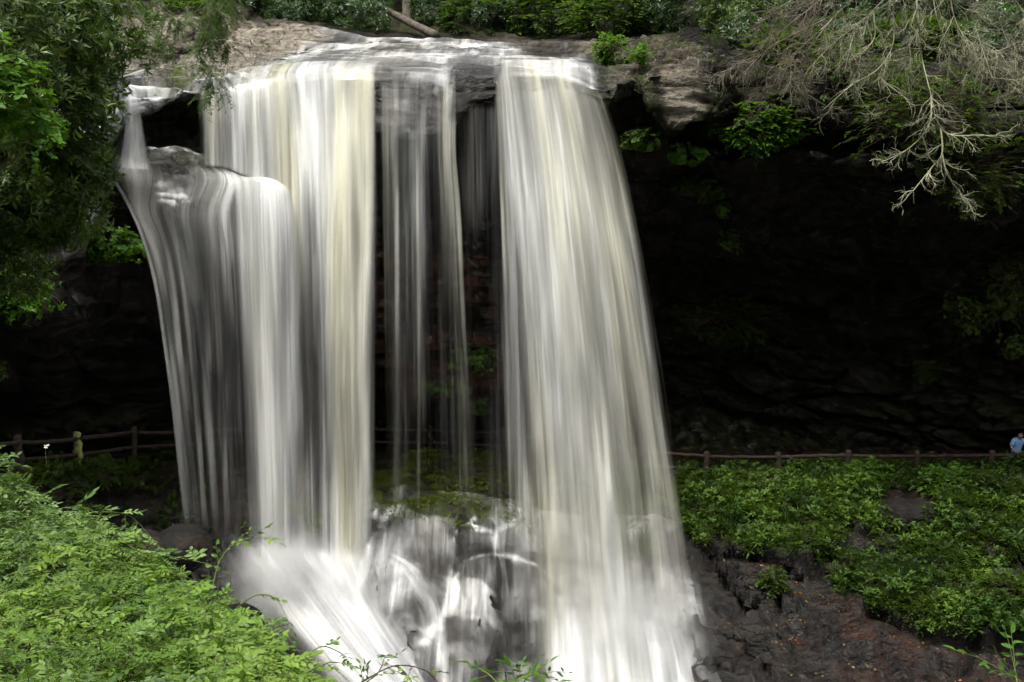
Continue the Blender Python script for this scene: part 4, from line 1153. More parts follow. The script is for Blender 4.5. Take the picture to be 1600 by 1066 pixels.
hemlock('wispy hemlock bough over the mossy slab', [(180, -30), (215, 28), (250, 50), (262, 70)], D0 + 1.4, 60, None)

# --- near bank with the leafy shrubs at the lower left
EDGE = [(-60, 690, 13.0), (0, 722, 12.0), (60, 765, 11.6), (130, 800, 11.0), (200, 842, 10.3), (270, 890, 9.4), (340, 928, 8.5), (400, 962, 7.7), (450, 1010, 6.9), (500, 1045, 6.1), (540, 1085, 5.2), (560, 1130, 4.0)]
EW = np.array([P(*e) for e in EDGE])
def edgeX(y): return np.interp(y, EW[::-1, 1], EW[::-1, 0])
def topZ(y): return np.interp(y, EW[::-1, 1], EW[::-1, 2])
def bank():
    ys = np.linspace(-3, 14.5, 90); us = np.linspace(-10, 2.6, 90)
    U, Y = np.meshgrid(us, ys)
    X = edgeX(Y) + U
    Z = topZ(Y) - .55 - 1.2 * sstep(-.7, 1.0, U) - 5.0 * sstep(.2, 2.6, U) + .35 * (fbm(np.stack([X, Y, 0 * X], -1), 4, 61) - .5)
    Z -= 3.5 * sstep(12.2, 14.5, Y)
    V = np.stack([X, Y, Z], -1).reshape(-1, 3)
    m, t = new_mat('bank_soil')
    k = N(t)
    pos = k.n('ShaderNodeNewGeometry').outputs['Position']
    b = k.n('ShaderNodeBsdfPrincipled'); k.put(b.inputs['Base Color'], k.mix(k.noise(pos, 5, 6, .7), (0.015, 0.02, 0.008), (0.05, 0.05, 0.025)))
    b.inputs['Roughness'].default_value = .9
    k.put(b.inputs['Normal'], k.bump(k.noise(pos, 6, 6, .7), 1, .05)); k.out(b.outputs[0])
    tag(mesh_obj('river_bank', V, [grid_faces(90, 90)], m), 'earth bank under the leafy shrubs near the viewpoint', None, None, 'structure')
bank()

def canopy_bush(label, cx, cy, rx, ry, n, mat, L, W, leafs, sp_len, kind='spray', h=0.0, name='leafy_shrub'):
    """shrub whose sprays lie in layers over the bank; cx = metres inward from the bank edge, cy = distance"""
    t = thing(name, (edgeX(cy) - cx, cy, topZ(cy) - .5), label, 'shrub', 'leafy shrubs on the near bank')
    a = rng.uniform(0, 6.283, n); rr = np.sqrt(rng.uniform(0, 1, n))
    x = edgeX(cy) - cx + rx * rr * np.cos(a); y = cy + ry * rr * np.sin(a)
    u = x - edgeX(y)
    dome = .26 * (1 - rr ** 2)
    z = topZ(y) - .14 + h + dome - .75 * sstep(-.35, .7, u) + .55 * (fbm(np.stack([x * 1.7, y * 1.7, 0 * x + cx], -1), 3, 81) - .5) - rng.uniform(0, 1, n) ** 2 * .30
    c = np.stack([x, y, z], -1)
    ax = np.stack([np.cos(a), np.sin(a), 0 * a], -1) * .5 + rdir(n) * np.array([1, 1, .35]) * .8 + np.array([.25, -.15, .12])
    ax = norm(ax)
    arr, tw = sprays(c, ax, leafs, L, W, sp_len, .28)
    tb = np.clip((fbm(arr[0] * 2.2, 3, 12) - .32) * 2.6, 0, 1)
    arr = arr[:5] + (arr[5] * .55 + tb * .42,)
    build_leaves('foliage', arr, mat, t, True, .16, .25)
    lines = tw; rad = [(.003, .0012)] * len(tw)
    root = np.array([edgeX(cy) - cx, cy, topZ(cy) - .7])
    for i in rng.choice(n, 34, replace=False):
        lines.append(curve_line(root + rng.normal(size=3) * np.array([.2, .2, .03]), c[i], .12, .1)); rad.append((.011, .003))
    V, F_ = tubes(lines, rad, 4)
    mesh_obj('stem', V, F_, M_GSTEM, t)
    return t
M_SHRUB2 = leaf_material('shrub_leaf_blue', (0.018, 0.062, 0.008), (0.18, 0.29, 0.075), None, 0.45, 0.28, 0.38)
M_SHRUB3 = leaf_material('shrub_leaf_yellow', (0.02, 0.065, 0.005), (0.17, 0.30, 0.035), (0.36, 0.38, 0.05), 0.42, 0.36, 0.4)
CB = [
 (.75, 11.6, 1.5, 1.2, 620, M_SHRUB2, .075, .032, 11, .30, 'blue green shrub at the far end of the bank below the fence'),
 (2.6, 11.2, 1.6, 1.3, 480, M_SHRUB2, .075, .032, 11, .30, 'far shrub on the bank cut by the left edge of the view'),
 (.6, 9.7, 1.2, 1.2, 620, M_SHRUB, .068, .030, 11, .27, 'shrub on the bank left of the round black boulder'),
 (2.3, 9.4, 1.4, 1.3, 620, M_SHRUB2, .070, .030, 11, .27, 'silvery green shrub inland of the black boulder'),
 (.55, 8.0, 1.0, 1.0, 560, M_SHRUB3, .058, .030, 9, .24, 'yellow green shrub on the bank right below the black boulder'),
 (2.0, 7.8, 1.2, 1.1, 620, M_SHRUB, .060, .027, 11, .24, 'mid green shrub in the centre of the near bank'),
 (3.6, 8.2, 1.0, 1.3, 420, M_SHRUB3, .058, .028, 9, .24, 'yellowish shrub at the left edge of the near bank'),
 (.5, 6.5, .85, .85, 520, M_SHRUB, .050, .028, 9, .20, 'broad leaved shrub beside the rushing white foam'),
 (1.7, 6.3, .9, .9, 560, M_SHRUB3, .048, .025, 9, .20, 'fresh green shrub below the centre of the bank'),
 (2.9, 6.3, .9, 1.0, 460, M_SHRUB2, .050, .022, 11, .21, 'pale fine leaved shrub low on the left'),
 (.45, 5.2, .7, .7, 480, M_SHRUB, .045, .025, 9, .17, 'nearest shrub at the bottom edge beside the foam'),
 (1.35, 5.0, .8, .7, 460, M_SHRUB2, .045, .022, 9, .17, 'nearest glaucous shrub at the bottom of the view'),
 (2.3, 5.1, .8, .8, 400, M_SHRUB3, .045, .024, 9, .17, 'nearest yellow green shrub in the bottom left corner'),
]
for cx, cy, rx, ry, n, mt, L, W_, lf, sl, lb in CB:
    canopy_bush(lb, cx, cy, rx, ry, n, mt, L, W_, lf, sl)

def twig_spray(name, label, lines_px, D, L, W_, mat, cat='twig', group=None, sub=3, nleaf=9, root=None, stem=None):
    """free standing leafy shoots reaching over the water: lines in photo coordinates at distance D"""
    t = thing(name, P(*lines_px[0][0], D), label, cat, group)
    lines, rad = [], []
    A = [[] for _ in range(6)]
    for pl in lines_px:
        w_ = np.array([P(x, y, D + .15 * rng.normal() * (i > 0)) for i, (x, y) in enumerate(pl)])
        ln = crom(w_, np.linspace(0, len(pl) - 1, 5 * len(pl)))
        lines.append(ln); rad.append((.007, .002))
        seg = np.linalg.norm(ln[-1] - ln[0])
        m = max(4, int(seg / .10)) * sub // 2
        idx = np.linspace(2, len(ln) - 1, m).astype(int)
        ax0 = norm(np.gradient(ln, axis=0))[idx]
        c = ln[idx]
        ax = norm(ax0 * .5 + rdir(m) * np.array([1, .8, .6]) * .8 + np.array([0, 0, .1]))
        ax[-1] = ax0[-1]
        arr, tw = sprays(c, ax, nleaf, L, W_, .16 * L / .045, .2)
        for k_ in range(6): A[k_].append(arr[k_])
        lines += tw; rad += [(.0022, .001)] * len(tw)
    build_leaves('foliage', [np.concatenate(a) for a in A], mat, t, True, .18, .25)
    V, F_ = tubes(lines, rad, 4); mesh_obj('stem', V, F_, stem or M_GSTEM, t)
    return t
GT = 'leafy shoots reaching over the water'
twig_spray('leafy_shoot', 'long leafy shoot arching in front of the round black boulder', [[(100, 800), (150, 800), (200, 805), (232, 835)], [(150, 815), (190, 845), (235, 872)]], 10.2, .075, .034, M_SHRUB2, 'shoot', GT)
twig_spray('leafy_shoot', 'leafy shoot crossing the lower part of the black boulder', [[(150, 850), (210, 862), (260, 868), (320, 880)], [(200, 880), (250, 890), (300, 905)]], 9.6, .07, .032, M_SHRUB2, 'shoot', GT)
twig_spray('leafy_shoot', 'tall shoot with fresh leaves before the foot of the falls', [[(330, 930), (342, 880), (362, 850), (372, 832)], [(362, 850), (395, 840), (420, 842)]], 8.6, .055, .034, M_SHRUB3, 'shoot', GT, sub=2, nleaf=5)
twig_spray('leafy_shoot', 'slender shoot hanging over the white foam', [[(370, 950), (400, 930), (430, 935), (448, 965)], [(400, 960), (425, 975), (440, 985)]], 7.8, .05, .03, M_SHRUB3, 'shoot', GT, sub=2, nleaf=5)
twig_spray('leafy_shoot', 'dark leafed shoot at the lower tip of the bank', [[(450, 1050), (480, 1025), (505, 1010), (535, 1022)], [(480, 1050), (515, 1035), (550, 1040)]], 6.0, .04, .02, M_SHRUB, 'shoot', GT, sub=2, nleaf=7)
twig_spray('leafy_shoot', 'thin reddish shoot with drooping leaves at bottom centre', [[(530, 1090), (575, 1060), (620, 1040), (665, 1048), (690, 1075)], [(560, 1075), (590, 1052), (600, 1030)], [(620, 1040), (640, 1060), (650, 1090)]], 5.6, .045, .023, M_SHRUB, 'shoot', GT, sub=2, nleaf=5, stem=M_STEM)
twig_spray('leafy_shoot', 'bright green leafy shoot at the bottom right of centre', [[(795, 1100), (792, 1070), (788, 1040)], [(795, 1090), (770, 1060), (756, 1048)], [(800, 1090), (825, 1058), (842, 1052)], [(795, 1100), (810, 1070), (815, 1045)]], 5.6, .06, .022, M_BRIGHT, 'shoot', GT, sub=3, nleaf=5)
twig_spray('leafy_shoot', 'bright green leaves in the bottom right corner', [[(1610, 1110), (1590, 1070), (1585, 1030)], [(1620, 1110), (1600, 1070), (1572, 1050)]], 6.2, .08, .03, M_BRIGHT, 'shoot', GT, sub=2, nleaf=5)

# ------------------------------------------------------------------ plants rooted on the rock
def proj(V):
    dep = V[..., 1] * cP - V[..., 2] * sP
    up = V[..., 1] * sP + V[..., 2] * cP
    return 800 + F * V[..., 0] / dep, 533 - F * up / dep

PX, PYY = proj(G2)
def scatter(mask, n):
    """random points on the rock where mask (0..1 per grid vertex) allows"""
    du = np.linalg.norm(np.gradient(G2, axis=1), axis=-1) * np.linalg.norm(np.gradient(G2, axis=0), axis=-1)
    w_ = (mask * du).ravel()
    idx = rng.choice(len(w_), n, p=w_ / w_.sum())
    p = G2.reshape(-1, 3)[idx] + rng.normal(size=(n, 3)) * .04
    return p, N2.reshape(-1, 3)[idx], idx

def cover(name, mask, n, kind, L, W_, mat, label, lift=.05, nl=6, sp=.2, up=.8, cat='stuff'):
    p, nn, _ = scatter(mask, n)
    p = p + nn * (lift * rng.uniform(0, 1, (n, 1)) ** .7) + np.array([0, 0, 1]) * lift * rng.uniform(0, 1, (n, 1))
    ax = norm(nn * .5 + np.array([0, 0, up]) + .5 * rdir(n))
    if kind == 'spray':
        ax = norm(nn * .7 + np.array([0, -.2, .3]) + .8 * rdir(n))
        arr, _tw = sprays(p, ax, nl, L, W_, sp, .4)
    elif kind == 'flat':
        d = norm(np.cross(nn, rdir(n)))
        arr = (p, d, norm(nn + .5 * rdir(n)), L * rng.uniform(.6, 1.3, n), W_ * rng.uniform(.6, 1.3, n), rng.uniform(0, 1, n))
    else:
        arr = whorls(p, ax, nl, L, W_, 1.1, .3)
    pz = arr[0]; tb = np.clip((fbm(pz * .9, 3, 12) - .32) * 2.6, 0, 1)
    arr = arr[:5] + (np.clip(arr[5] * .45 + tb * .5, 0, .92 if rng.random() < 2 else 1),) if kind != 'flat' else arr
    o = build_leaves(name, arr, mat, None)
    tag(o, label, None, None, 'stuff')
    return o

nz = fbm(G2 * .55, 4, 91)
nz2 = fbm(G2 * 1.7, 3, 95)
low = np.interp(PX, [1060, 1100, 1180, 1290, 1340, 1400, 1470, 1620], [835, 850, 852, 895, 930, 968, 990, 990])
gm = (TT > 13.6) * (PX > 1060) * (PX < 1720) * (PYY < low + (nz2 - .5) * 60) * sstep(.29, .42, nz)
gm = gm * (1 - (np.hypot((PX - 1418) / 46, (PYY - 795) / 30) < 1))
cover('ground_cover', gm, 24000, 'spray', .075, .04, M_COVER, 'low green plants covering the slope below the right hand fence', .22, 7, .22)
cover('ground_cover', gm * sstep(.45, .6, nz2), 3500, 'whorl', .11, .06, M_BRIGHT if False else M_FERN, 'taller leafy weeds scattered over the green slope on the right', .35, 6)
cover('ground_cover', gm * sstep(.42, .55, nz2), 650, 'whorl', .26, .06, M_FERN, 'ferns standing out of the green slope on the right', .25, 7)
gl = (TT > 13.2) * (TT < 15.6) * (PX < 330) * (PX > -80) * sstep(.36, .5, nz)
cover('ground_cover', gl, 3000, 'spray', .07, .04, M_COVER, 'low plants in front of the left hand fence', .2, 6, .2)
gc = (TT > 13.8) * (TT < 15.4) * (PX > 560) * (PX < 1060) * sstep(.42, .6, nz + .25 * (nz2 - .5))
cover('ground_cover', gc, 9000, 'spray', .035, .018, M_MOSS, 'moss and fine plants on the bank behind the thin falls', .07, 7, .10)
gw = (TT > 11) * (TT < 13.2) * (PX > 560) * (PX < 1010) * (PYY > 545) * sstep(.3, .7, np.sin(G2[..., 2] * 4.2 + 4 * nz) * .5 + .5) * sstep(.5, .62, nz2)
cover('ground_cover', gw, 900, 'whorl', .10, .05, M_BRIGHT, 'ferns growing along the rock bands behind the middle falls', .08, 5)
gr = (TT > 3) * (TT < 5.2) * (((PX > 925) & (PX < 1300)) * sstep(.5, .62, nz2) * .5 + ((PX > 150) & (PX < 420)) * sstep(.56, .62, nz2) * .25)
cover('ground_cover', gr, 420, 'spray', .06, .03, M_FERN, 'small green tufts growing on the slabs at the brink', .08, 6, .14)
lm = (TT > 14.5) * (PX > 1085) * (PX < 1720) * (PYY > low - 25) * sstep(.42, .62, nz2) * sstep(.05, .5, N2[..., 2])
cover('leaf_litter', lm, 800, 'flat', .06, .04, M_LITTER, 'orange fallen leaves lying on the dark rocks at the lower right', .02)
lm2 = (TT > 13.6) * (PX > 120) * (PX < 300) * (PYY > 740)
cover('leaf_litter', lm2, 90, 'flat', .08, .05, M_LITTER, 'fallen leaves below the left hand fence', .02)
lm3 = (TT > 13.8) * (PX > 1085) * (PX < 1720) * sstep(.35, .6, nz2)
cover('leaf_litter', lm3, 700, 'flat', .06, .04, M_STEM and M_LITTER, 'dead leaves and twigs mixed into the slope', .02)

CL = [ # plants on the cliff: px, py, radii, clusters, kind, material, label
 (150, 402, (1.25, .5, .5), 420, 'palm', M_BRIGHT, 'fern tuft hanging from the left ledge below the rhododendrons'),
 (195, 385, (.4, .3, .3), 110, 'palm', M_FERN, 'small fern tuft beside the left edge of the thin strands'),
 (45, 475, (.8, .4, .7), 300, 'palm', M_BRIGHT, 'fern cluster under the pale rocks at the left edge'),
 (5, 585, (.3, .25, .3), 40, 'whorl', M_RHODO, 'lone leafy tuft at the left edge above the fence'),
 (290, 385, (.5, .25, .55), 130, 'palm', M_FERN, 'green plants seen through the thin left strands'),
 (1010, 222, (.55, .3, .3), 120, 'palm', M_FERN, 'small shrub under the grey slabs beside the right curtain'),
 (1060, 248, (.55, .3, .3), 170, 'palm', M_BRIGHT, 'bright shrub below the pale rock column'),
 (1170, 220, (1.25, .5, .6), 520, 'spray', M_BRIGHT, 'wide leafy bush growing out of the overhang'),
 (1205, 215, (.7, .4, .6), 200, 'palm', M_COVER, 'darker right end of the leafy growth under the overhang'),
 (1085, 305, (.75, .3, .35), 190, 'palm', M_COVER, 'straggling plant on the dark wall below the pale column'),
 (1120, 330, (.3, .2, .25), 70, 'palm', M_FERN, 'small bright tuft at the foot of the straggling plant'),
 (1140, 375, (.4, .3, .35), 80, 'palm', M_COVER, 'dim green plant deeper in the dark overhang'),
 (1130, 515, (2.0, .6, .75), 420, 'spray', M_COVER, 'broad dim bush growing on the dark cave wall'),
 (1510, 490, (.9, .5, .8), 240, 'whorl', M_RHODO, 'leafy bush on the dark wall near the right edge'),
 (1575, 480, (.9, .5, 1.0), 260, 'whorl', M_RHODO, 'brighter leafy bush at the right edge of the wall'),
 (1570, 545, (.6, .4, .5), 90, 'whorl', M_RHODO, 'drooping leafy tuft below the right edge bush'),
 (1570, 400, (1.0, .5, 1.2), 260, 'spray', M_COVER, 'creeper hanging over the right edge of the cave'),
 (1440, 580, (.5, .3, .3), 60, 'spray', M_COVER, 'faint low plant on the right part of the cave wall'),
 (740, 572, (.75, .3, .42), 170, 'palm', M_FERN, 'fern clump on the rock band behind the thin falls'),
 (690, 600, (.9, .3, .22), 110, 'palm', M_COVER, 'narrow strip of ferns left of the fern clump'),
 (745, 625, (.7, .3, .25), 90, 'palm', M_COVER, 'lower strip of ferns above the fence in the middle'),
 (860, 560, (.8, .3, .8), 120, 'palm', M_COVER, 'greenery behind the left half of the right curtain'),
 (990, 760, (.7, .4, .6), 150, 'spray', M_COVER, 'plants behind the lower right curtain'),
 (945, 100, (.42, .35, .42), 120, 'spray', M_BRIGHT, 'bright small shrub on the slab beside the right curtain'),
 (1000, 100, (.3, .25, .1), 40, 'spray', M_BRIGHT, 'small bright tuft on the grey slab'),
 (1520, 290, (1.2, .6, 1.1), 300, 'spray', M_COVER, 'dark leafy growth behind the hanging dead limbs'),
 (1440, 200, (2.2, .8, 1.2), 480, 'spray', M_COVER, 'dark green leaves behind the dead twigs'),
 (1310, 130, (1.6, .8, .8), 240, 'spray', M_COVER, 'dark green growth at the lip above the cave'),
]
for px, py, r, n, kd, mt, lb in CL:
    c, nn = hit(px, py)
    if c is None: continue
    back = c.copy()
    c = c + nn * (r[1] * .9) + np.array([0, -.7, .1]); r = tuple(q * 1.15 for q in r); n = int(n * 1.35)
    bush('cliff_plant', c, r, n, kd, .105, .062 if kd != 'whorl' else .04, mt, lb, 'plant', 'plants rooted on the cliff', base=back, leafs=7, stems=n, stem_r=.012, sp_len=.22, flat=.35, lump=.5, fill=.15)

SL = [ # shrubs on the slope at the right and left
 (1130, 790, (.55, .5, .4), 'pale leaved shrub on the slope nearest the right curtain'),
 (1195, 775, (.9, .6, .5), 'wide shrub below the second fence post right of the falls'),
 (1270, 800, (.7, .6, .45), 'low shrub in the middle of the slope'),
 (1345, 752, (.8, .5, .5), 'tall bright weeds against the fence in the middle of the slope'),
 (1385, 745, (.6, .5, .5), 'rounded weeds left of the fence post above the brown boulder'),
 (1475, 765, (.9, .6, .55), 'bright green shrub right of the brown boulder'),
 (1560, 765, (1.0, .7, .5), 'dark green shrub below the person at the fence'),
 (1250, 850, (.7, .6, .35), 'low shrub at the lower left of the slope'),
 (1420, 870, (1.0, .8, .4), 'spreading plants below the brown boulder'),
 (1520, 860, (1.0, .8, .5), 'dense plants on the right of the slope'),
 (1585, 930, (.8, .7, .45), 'shrub at the lower right end of the slope'),
 (1440, 950, (.7, .6, .3), 'lowest plants hanging over the brown rocks'),
 (1208, 912, (.28, .25, .3), 'single small plant growing from the dark rocks'),
 (1330, 905, (.6, .5, .3), 'light green plants at the edge of the bare rocks'),
 (60, 715, (.75, .5, .4), 'bright leafy weeds in front of the left end of the fence'),
 (20, 722, (.5, .4, .35), 'leafy weeds at the left edge under the fence rail'),
 (150, 745, (.55, .4, .28), 'weeds right of the lichen covered post'),
]
for px, py, r, lb in SL:
    c, nn = hit(px, py)
    if c is None: continue
    mt = M_BRIGHT if 'bright' in lb else M_COVER
    bush('slope_shrub', c + np.array([0, 0, r[2] * .35]), r, int(420 * r[0] * r[2] + 120), 'spray', .085, .05, mt, lb, 'shrub', 'shrubs on the slopes below the fence', base=c - np.array([0, 0, .1]), leafs=7, stems=2000, stem_r=.01, sp_len=.24, flat=.7, lump=.4, fill=.1)

# ------------------------------------------------------------------ dead hemlock limbs, upper right
def grow(guides, r0, seglen, lv_len, droop, dens):
    lines, rad = [], []
    cur = [(g, r0) for g in guides]
    for lv in range(len(lv_len)):
        nxt = []
        for g, r in cur:
            L = np.linalg.norm(np.diff(g, axis=0), axis=1).sum()
            lines.append(g); rad.append((r, r * .35))
            n = int(L / seglen[lv] * dens * rng.uniform(.8, 1.2)) + 1
            tg = norm(np.gradient(g, axis=0))
            for _ in range(n):
                i = rng.integers(int(len(g) * .12), len(g))
                s_ = rng.normal(size=3); s_ -= tg[i] * s_.dot(tg[i]); s_ /= np.linalg.norm(s_)
                a = rng.uniform(.5, 1.0)
                d = tg[i] * math.cos(a) + s_ * math.sin(a) * np.array([1, .7, 1])
                ln = lv_len[lv] * rng.uniform(.4, 1.2)
                k = 6 if lv < 2 else 4
                q = [g[i]]
                for j in range(k - 1):
                    d = d + rng.normal(size=3) * .18 + np.array([0, 0, droop * (1 if j < k * .6 else -.6)])
                    d /= np.linalg.norm(d)
                    q.append(q[-1] + d * ln / (k - 1))
                nxt.append((np.array(q), r * .52))
        cur = nxt
    for g, r in cur:
        lines.append(g); rad.append((max(r, .0018), .0012))
    return lines, rad

def dead(label, gl_, D, r0, mat, dens=1.0, lv=(.75, .34, .14), seg=(.17, .09, .06), droop=-.10):
    t = thing('dead_branch', P(*gl_[0][0], D), label, 'branch', 'dead limbs hanging at the upper right')
    gs = []
    for i, g in enumerate(gl_):
        w_ = np.array([P(x, y, D + .35 * math.sin(i * 2.1) + .15 * rng.normal()) for x, y in g])
        gs.append(crom(w_, np.linspace(0, len(g) - 1, 6 * len(g))))
    lines, rad = grow(gs, r0, seg, lv, droop, dens)
    V, F_ = tubes(lines, rad, 4)
    mesh_obj('twigs', V, F_, mat, t)
    return t
DD_ = 14.5
dead('long lichen covered limb hanging lowest over the cave', [[(1428, -40), (1436, 40), (1440, 88), (1455, 150), (1462, 186)], [(1455, 150), (1452, 195), (1420, 232), (1372, 256)], [(1462, 186), (1482, 210), (1530, 212), (1568, 212)],
      [(1470, 200), (1472, 240), (1456, 262), (1424, 302)], [(1472, 240), (1480, 272), (1500, 302)]], DD_, .016, M_DEAD, 1.0, lv=(.38, .20, .10), droop=-.04)
dead('forked dead limb hanging left of the longest one', [[(1398, -40), (1396, 20), (1395, 70), (1372, 108), (1330, 134), (1286, 172)], [(1374, 100), (1374, 120), (1400, 142), (1425, 160)], [(1334, 130), (1345, 155), (1362, 180)]], DD_ + .5, .013, M_DEAD, 1.0, lv=(.38, .20, .10), droop=-.05)
dead('dense brown twigs at the left end of the dead limbs', [[(1330, -40), (1270, 10), (1220, 50), (1190, 90)], [(1360, -30), (1290, 40), (1235, 90), (1205, 138)], [(1340, -40), (1240, 0), (1180, 40)], [(1300, 30), (1262, 80), (1250, 120), (1256, 150)], [(1290, 30), (1210, 70), (1175, 100)]],
     DD_ + .2, .012, M_DEADB, 1.15, lv=(.6, .3, .14))
dead('pale twiggy limbs spreading above the cave mouth', [[(1420, -40), (1350, 30), (1300, 70), (1262, 110)], [(1440, -40), (1380, 10), (1340, 40), (1320, 110)], [(1365, 20), (1366, 60), (1340, 90)]], DD_ + .8, .013, M_DEAD, 1.15, lv=(.55, .28, .13))
dead('fan of grey green twigs at the top right corner', [[(1500, -40), (1520, 30), (1536, 80), (1550, 122)], [(1530, -40), (1560, 30), (1582, 80), (1610, 100)], [(1560, -40), (1600, 20), (1640, 70)], [(1480, -40), (1492, 30), (1520, 70), (1560, 84)]], DD_ + .3, .013, M_DEAD, 1.3, lv=(.6, .3, .14))
dead('pale twigs between the longest limb and the corner fan', [[(1455, -40), (1462, 20), (1480, 70), (1500, 96)], [(1440, -40), (1446, 20), (1420, 70), (1400, 80)], [(1470, -30), (1500, 10), (1530, 20)]], DD_ + .6, .012, M_DEAD, 1.15, lv=(.55, .28, .13))
trunk('dead_tree', P(1900, -200, 14.5), P(1290, -55, 15.2), .22, .05, 'dead trunk leaning in above the top right of the view', 'tree', M_DEAD, 2)

# ------------------------------------------------------------------ log fence along the path
POSTS = [(-170, 700, 20.5), (-75, 690, 22.5), (28, 681, 24.6), (121, 676, 27.0), (208, 667, 29.6), (310, 664, 32.4), (430, 663, 34.4), (552, 663, 35.2), (672, 665, 35.2), (785, 669, 34.9),
         (895, 684, 34.5), (1000, 697, 34.2), (1105, 706, 33.9), (1217, 707, 33.7), (1325, 704, 33.4), (1433, 705, 33.1), (1550, 704, 32.7), (1672, 702, 32.2)]
fence = thing('log_fence', P(672, 712, 35.2), 'rustic brown log fence running along the path behind the falls', 'fence')
tops = [P(*p) for p in POSTS]
gz = []
for i, tp in enumerate(tops):
    g, _ = drop(tp[0], tp[1], tp[2] + .15)
    z0 = g[2] if g is not None else tp[2] - 1.3
    z0 = min(max(z0, tp[2] - 1.9), tp[2] - .9) - .15
    gz.append(z0)
    ln = np.array([[tp[0] + rng.normal() * .02, tp[1], z0 + (tp[2] - z0) * q] for q in np.linspace(0, 1, 9)]) + rng.normal(size=(9, 3)) * .008
    moss_ = i == 3
    V, F_ = tubes([ln], [(.105, .095)], 10)
    o = mesh_obj('post', V, F_, M_WOODM if moss_ else M_WOOD, fence)
    if moss_: o['label'] = 'post thickly covered with yellow green lichen'
for i in range(len(tops) - 1):
    for dz_, r_ in ((.17, .062), (.62, .055)):
        a, b = tops[i] - np.array([0, 0, dz_]), tops[i + 1] - np.array([0, 0, dz_])
        dd_ = norm(b - a); a = a - dd_ * .05; b = b + dd_ * .05
        ln = curve_line(a, b, -.006, .006, 10); ln[:, 2] += rng.normal(size=10) * .006
        V, F_ = tubes([ln], [(r_ * rng.uniform(.9, 1.15), r_ * rng.uniform(.85, 1.1))], 8)
        mesh_obj('rail', V, F_, M_WOOD, fence)
# lichen tufts on the post
tp = tops[3]
m_ = 150
c = np.array([tp[0], tp[1], 0]) + np.stack([rng.normal(size=m_) * .045, -abs(rng.normal(size=m_)) * .02 - .085, rng.uniform(gz[3], tp[2], m_)], -1)
arr = whorls(c, norm(np.array([0, -1, .3]) + .6 * rdir(m_)), 5, .032, .02)
lo = build_leaves('lichen', arr, leaf_material('lichen_leaf', (.22, .26, .07), (.42, .45, .16), None, .8, .1, .1), fence)
lo['label'] = 'ragged yellow lichen on the post'

# white flower head by the fence
c = P(72, 698, 23.6)
fl = thing('wild_flower', c - np.array([0, 0, .35]), 'white flower head standing beside the left end of the fence', 'flower')
arr = whorls(np.repeat(c[None], 7, 0) + rng.normal(size=(7, 3)) * .02, norm(np.array([0, -.4, 1]) + .5 * rdir(7)), 7, .035, .022)
build_leaves('petals', arr, plain_material('petal', (.75, .75, .68)), fl)
V, F_ = tubes([curve_line(c - np.array([0, 0, .4]), c, 0, .05)], [(.005, .003)], 4); mesh_obj('stem', V, F_, M_GSTEM, fl)

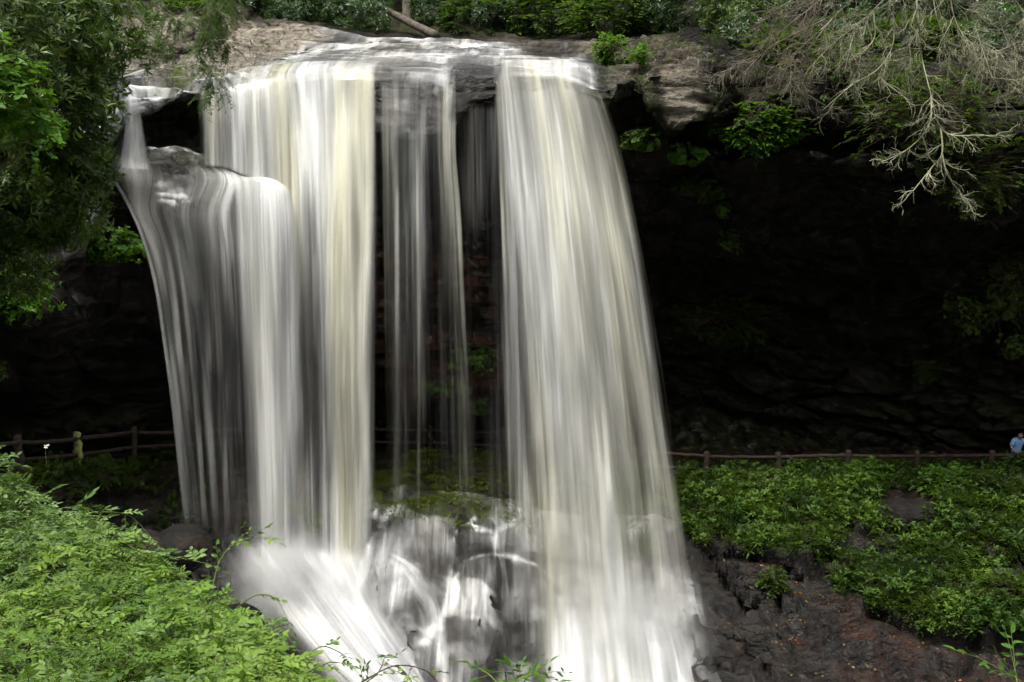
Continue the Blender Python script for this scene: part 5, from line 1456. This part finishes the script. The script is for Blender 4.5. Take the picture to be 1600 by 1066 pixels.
# ------------------------------------------------------------------ the visitor at the fence
def person():
    head = P(1591, 675, 33.45)
    g, _ = drop(head[0], head[1], head[2] - .4)
    gz_ = g[2] if g is not None else head[2] - 1.68
    H = min(max(head[2] - gz_, 1.5), 1.95)
    k = H / 1.66                                   # bowed figure, 1.66 m to the crown
    org = np.array([head[0], head[1] + .05, head[2] - H])
    print('person height', H, 'ground', gz_, 'head', head)
    V, E, R = [], [], []
    def add(p, r, par=None):
        V.append(tuple(np.array(p) * k)); R.append(r * k)
        if par is not None: E.append((par, len(V) - 1))
        return len(V) - 1
    pel = add((0, .05, .93), .155)
    sp = add((0, .00, 1.10), .150, pel)
    ch = add((0, -.09, 1.30), .165, sp)
    nb = add((0, -.15, 1.42), .075, ch)
    nk = add((0, -.19, 1.47), .056, nb)
    h1 = add((0, -.24, 1.52), .080, nk)
    h2 = add((0, -.25, 1.585), .088, h1)
    h3 = add((0, -.235, 1.635), .055, h2)
    for s in (-1, 1):
        sh = add((.165 * s, -.10, 1.36), .072, ch)
        s2 = add((.225 * s, -.12, 1.30), .060, sh)
        el = add((.285 * s, -.14, 1.08), .043, s2)
        wr = add((.205 * s, -.33, .985), .027, el)
        pm = add((.175 * s, -.385, .99), .030, wr)
        for j, (fx, ln) in enumerate(((-.030, .070), (-.010, .080), (.011, .075), (.030, .060))):
            a = add((.165 * s + fx, -.425, .995), .0095, pm)
            b = add((.160 * s + fx * 1.15, -.425 - ln * .55, .99), .0085, a)
            add((.158 * s + fx * 1.2, -.425 - ln * .75, .99 - ln * .45), .0075, b)
        th = add((.135 * s, -.37, .985), .011, pm)
        add((.110 * s, -.40, .97), .009, th)
        hp = add((.095 * s, .05, .88), .105, pel)
        kn = add((.115 * s, .00, .50), .066, hp)
        an_ = add((.120 * s, .06, .10), .043, kn)
        add((.130 * s, -.09, .035), .036, an_)
    me = bpy.data.meshes.new('body')
    me.from_pydata(V, E, [])
    o = bpy.data.objects.new('body', me); COL.objects.link(o)
    m1 = o.modifiers.new('skin', 'SKIN')
    for i, sv_ in enumerate(me.skin_vertices[0].data):
        sv_.radius = (R[i], R[i] * (.72 if i in (1, 2) else 1.0)); sv_.use_root = (i == 0)
    m1.branch_smoothing = .4
    o.modifiers.new('sub', 'SUBSURF').levels = 2
    dg = bpy.context.evaluated_depsgraph_get()
    ev = bpy.data.meshes.new_from_object(o.evaluated_get(dg))
    bpy.data.objects.remove(o)
    co = np.zeros(len(ev.vertices) * 3); ev.vertices.foreach_get('co', co); co = co.reshape(-1, 3)
    no = np.zeros(len(ev.vertices) * 3); ev.vertices.foreach_get('normal', no); no = no.reshape(-1, 3)
    polys = [list(p.vertices) for p in ev.polygons]
    t = thing('person', org, 'person in a light blue polo shirt leaning on the fence with head bowed', 'person')
    skin = plain_material('skin', (.42, .24, .16), .5, .06)
    def part(name, keep, off, mat):
        q = [p for p in polys if keep(co[p].mean(0) / k)]
        ids = sorted({v for p in q for v in p}); mp = {v: i for i, v in enumerate(ids)}
        W_ = co[ids] + no[ids] * off + org
        q4 = np.array([[mp[v] for v in p] for p in q if len(p) == 4]); q3 = [[mp[v] for v in p] for p in q if len(p) == 3]
        return mesh_obj(name, W_, [q4] + ([np.array(q3)] if q3 else []), mat, t)
    part('body', lambda c: True, 0, skin)
    part('shirt', lambda c: c[2] > .90 and c[2] < 1.445 and not (abs(c[0]) > .19 and c[2] < 1.17) and c[1] > -.27, .022, plain_material('blue_polo', (.22, .42, .70), .85, .08, 30))
    part('trousers', lambda c: c[2] < .93 and c[2] > .10 and abs(c[0]) < .24 and c[1] > -.2, .014, plain_material('dark_trousers', (.03, .03, .035), .9))
    ms = plain_material('shoe', (.05, .04, .03), .6)
    part('shoe', lambda c: c[2] < .085 and c[0] < 0, .012, ms)
    part('shoe', lambda c: c[2] < .085 and c[0] > 0, .012, ms)
    part('hair', lambda c: c[2] > 1.575 and c[1] > -.315 or (c[2] > 1.53 and c[1] > -.24), .010, plain_material('grey_hair', (.10, .09, .085), .8, .3, 60))
    def blobp(name, p, r, mat):
        import bmesh
        bm = bmesh.new(); bmesh.ops.create_icosphere(bm, subdivisions=2, radius=1.0)
        Q = np.array([v.co[:] for v in bm.verts]); Fc = np.array([[v.index for v in f.verts] for f in bm.faces]); bm.free()
        return mesh_obj(name, (Q * np.array(r) + np.array(p)) * k + org, [Fc], mat, t)
    blobp('nose', (0, -.338, 1.548), (.011, .018, .016), skin)
    for s in (-1, 1):
        blobp('ear', (.088 * s, -.24, 1.565), (.009, .018, .028), skin)
        blobp('eye', (.030 * s, -.322, 1.572), (.012, .008, .007), plain_material('eye', (.05, .03, .02), .3))
    blobp('mouth', (0, -.322, 1.515), (.022, .008, .006), plain_material('lips', (.30, .12, .10), .5))
person()
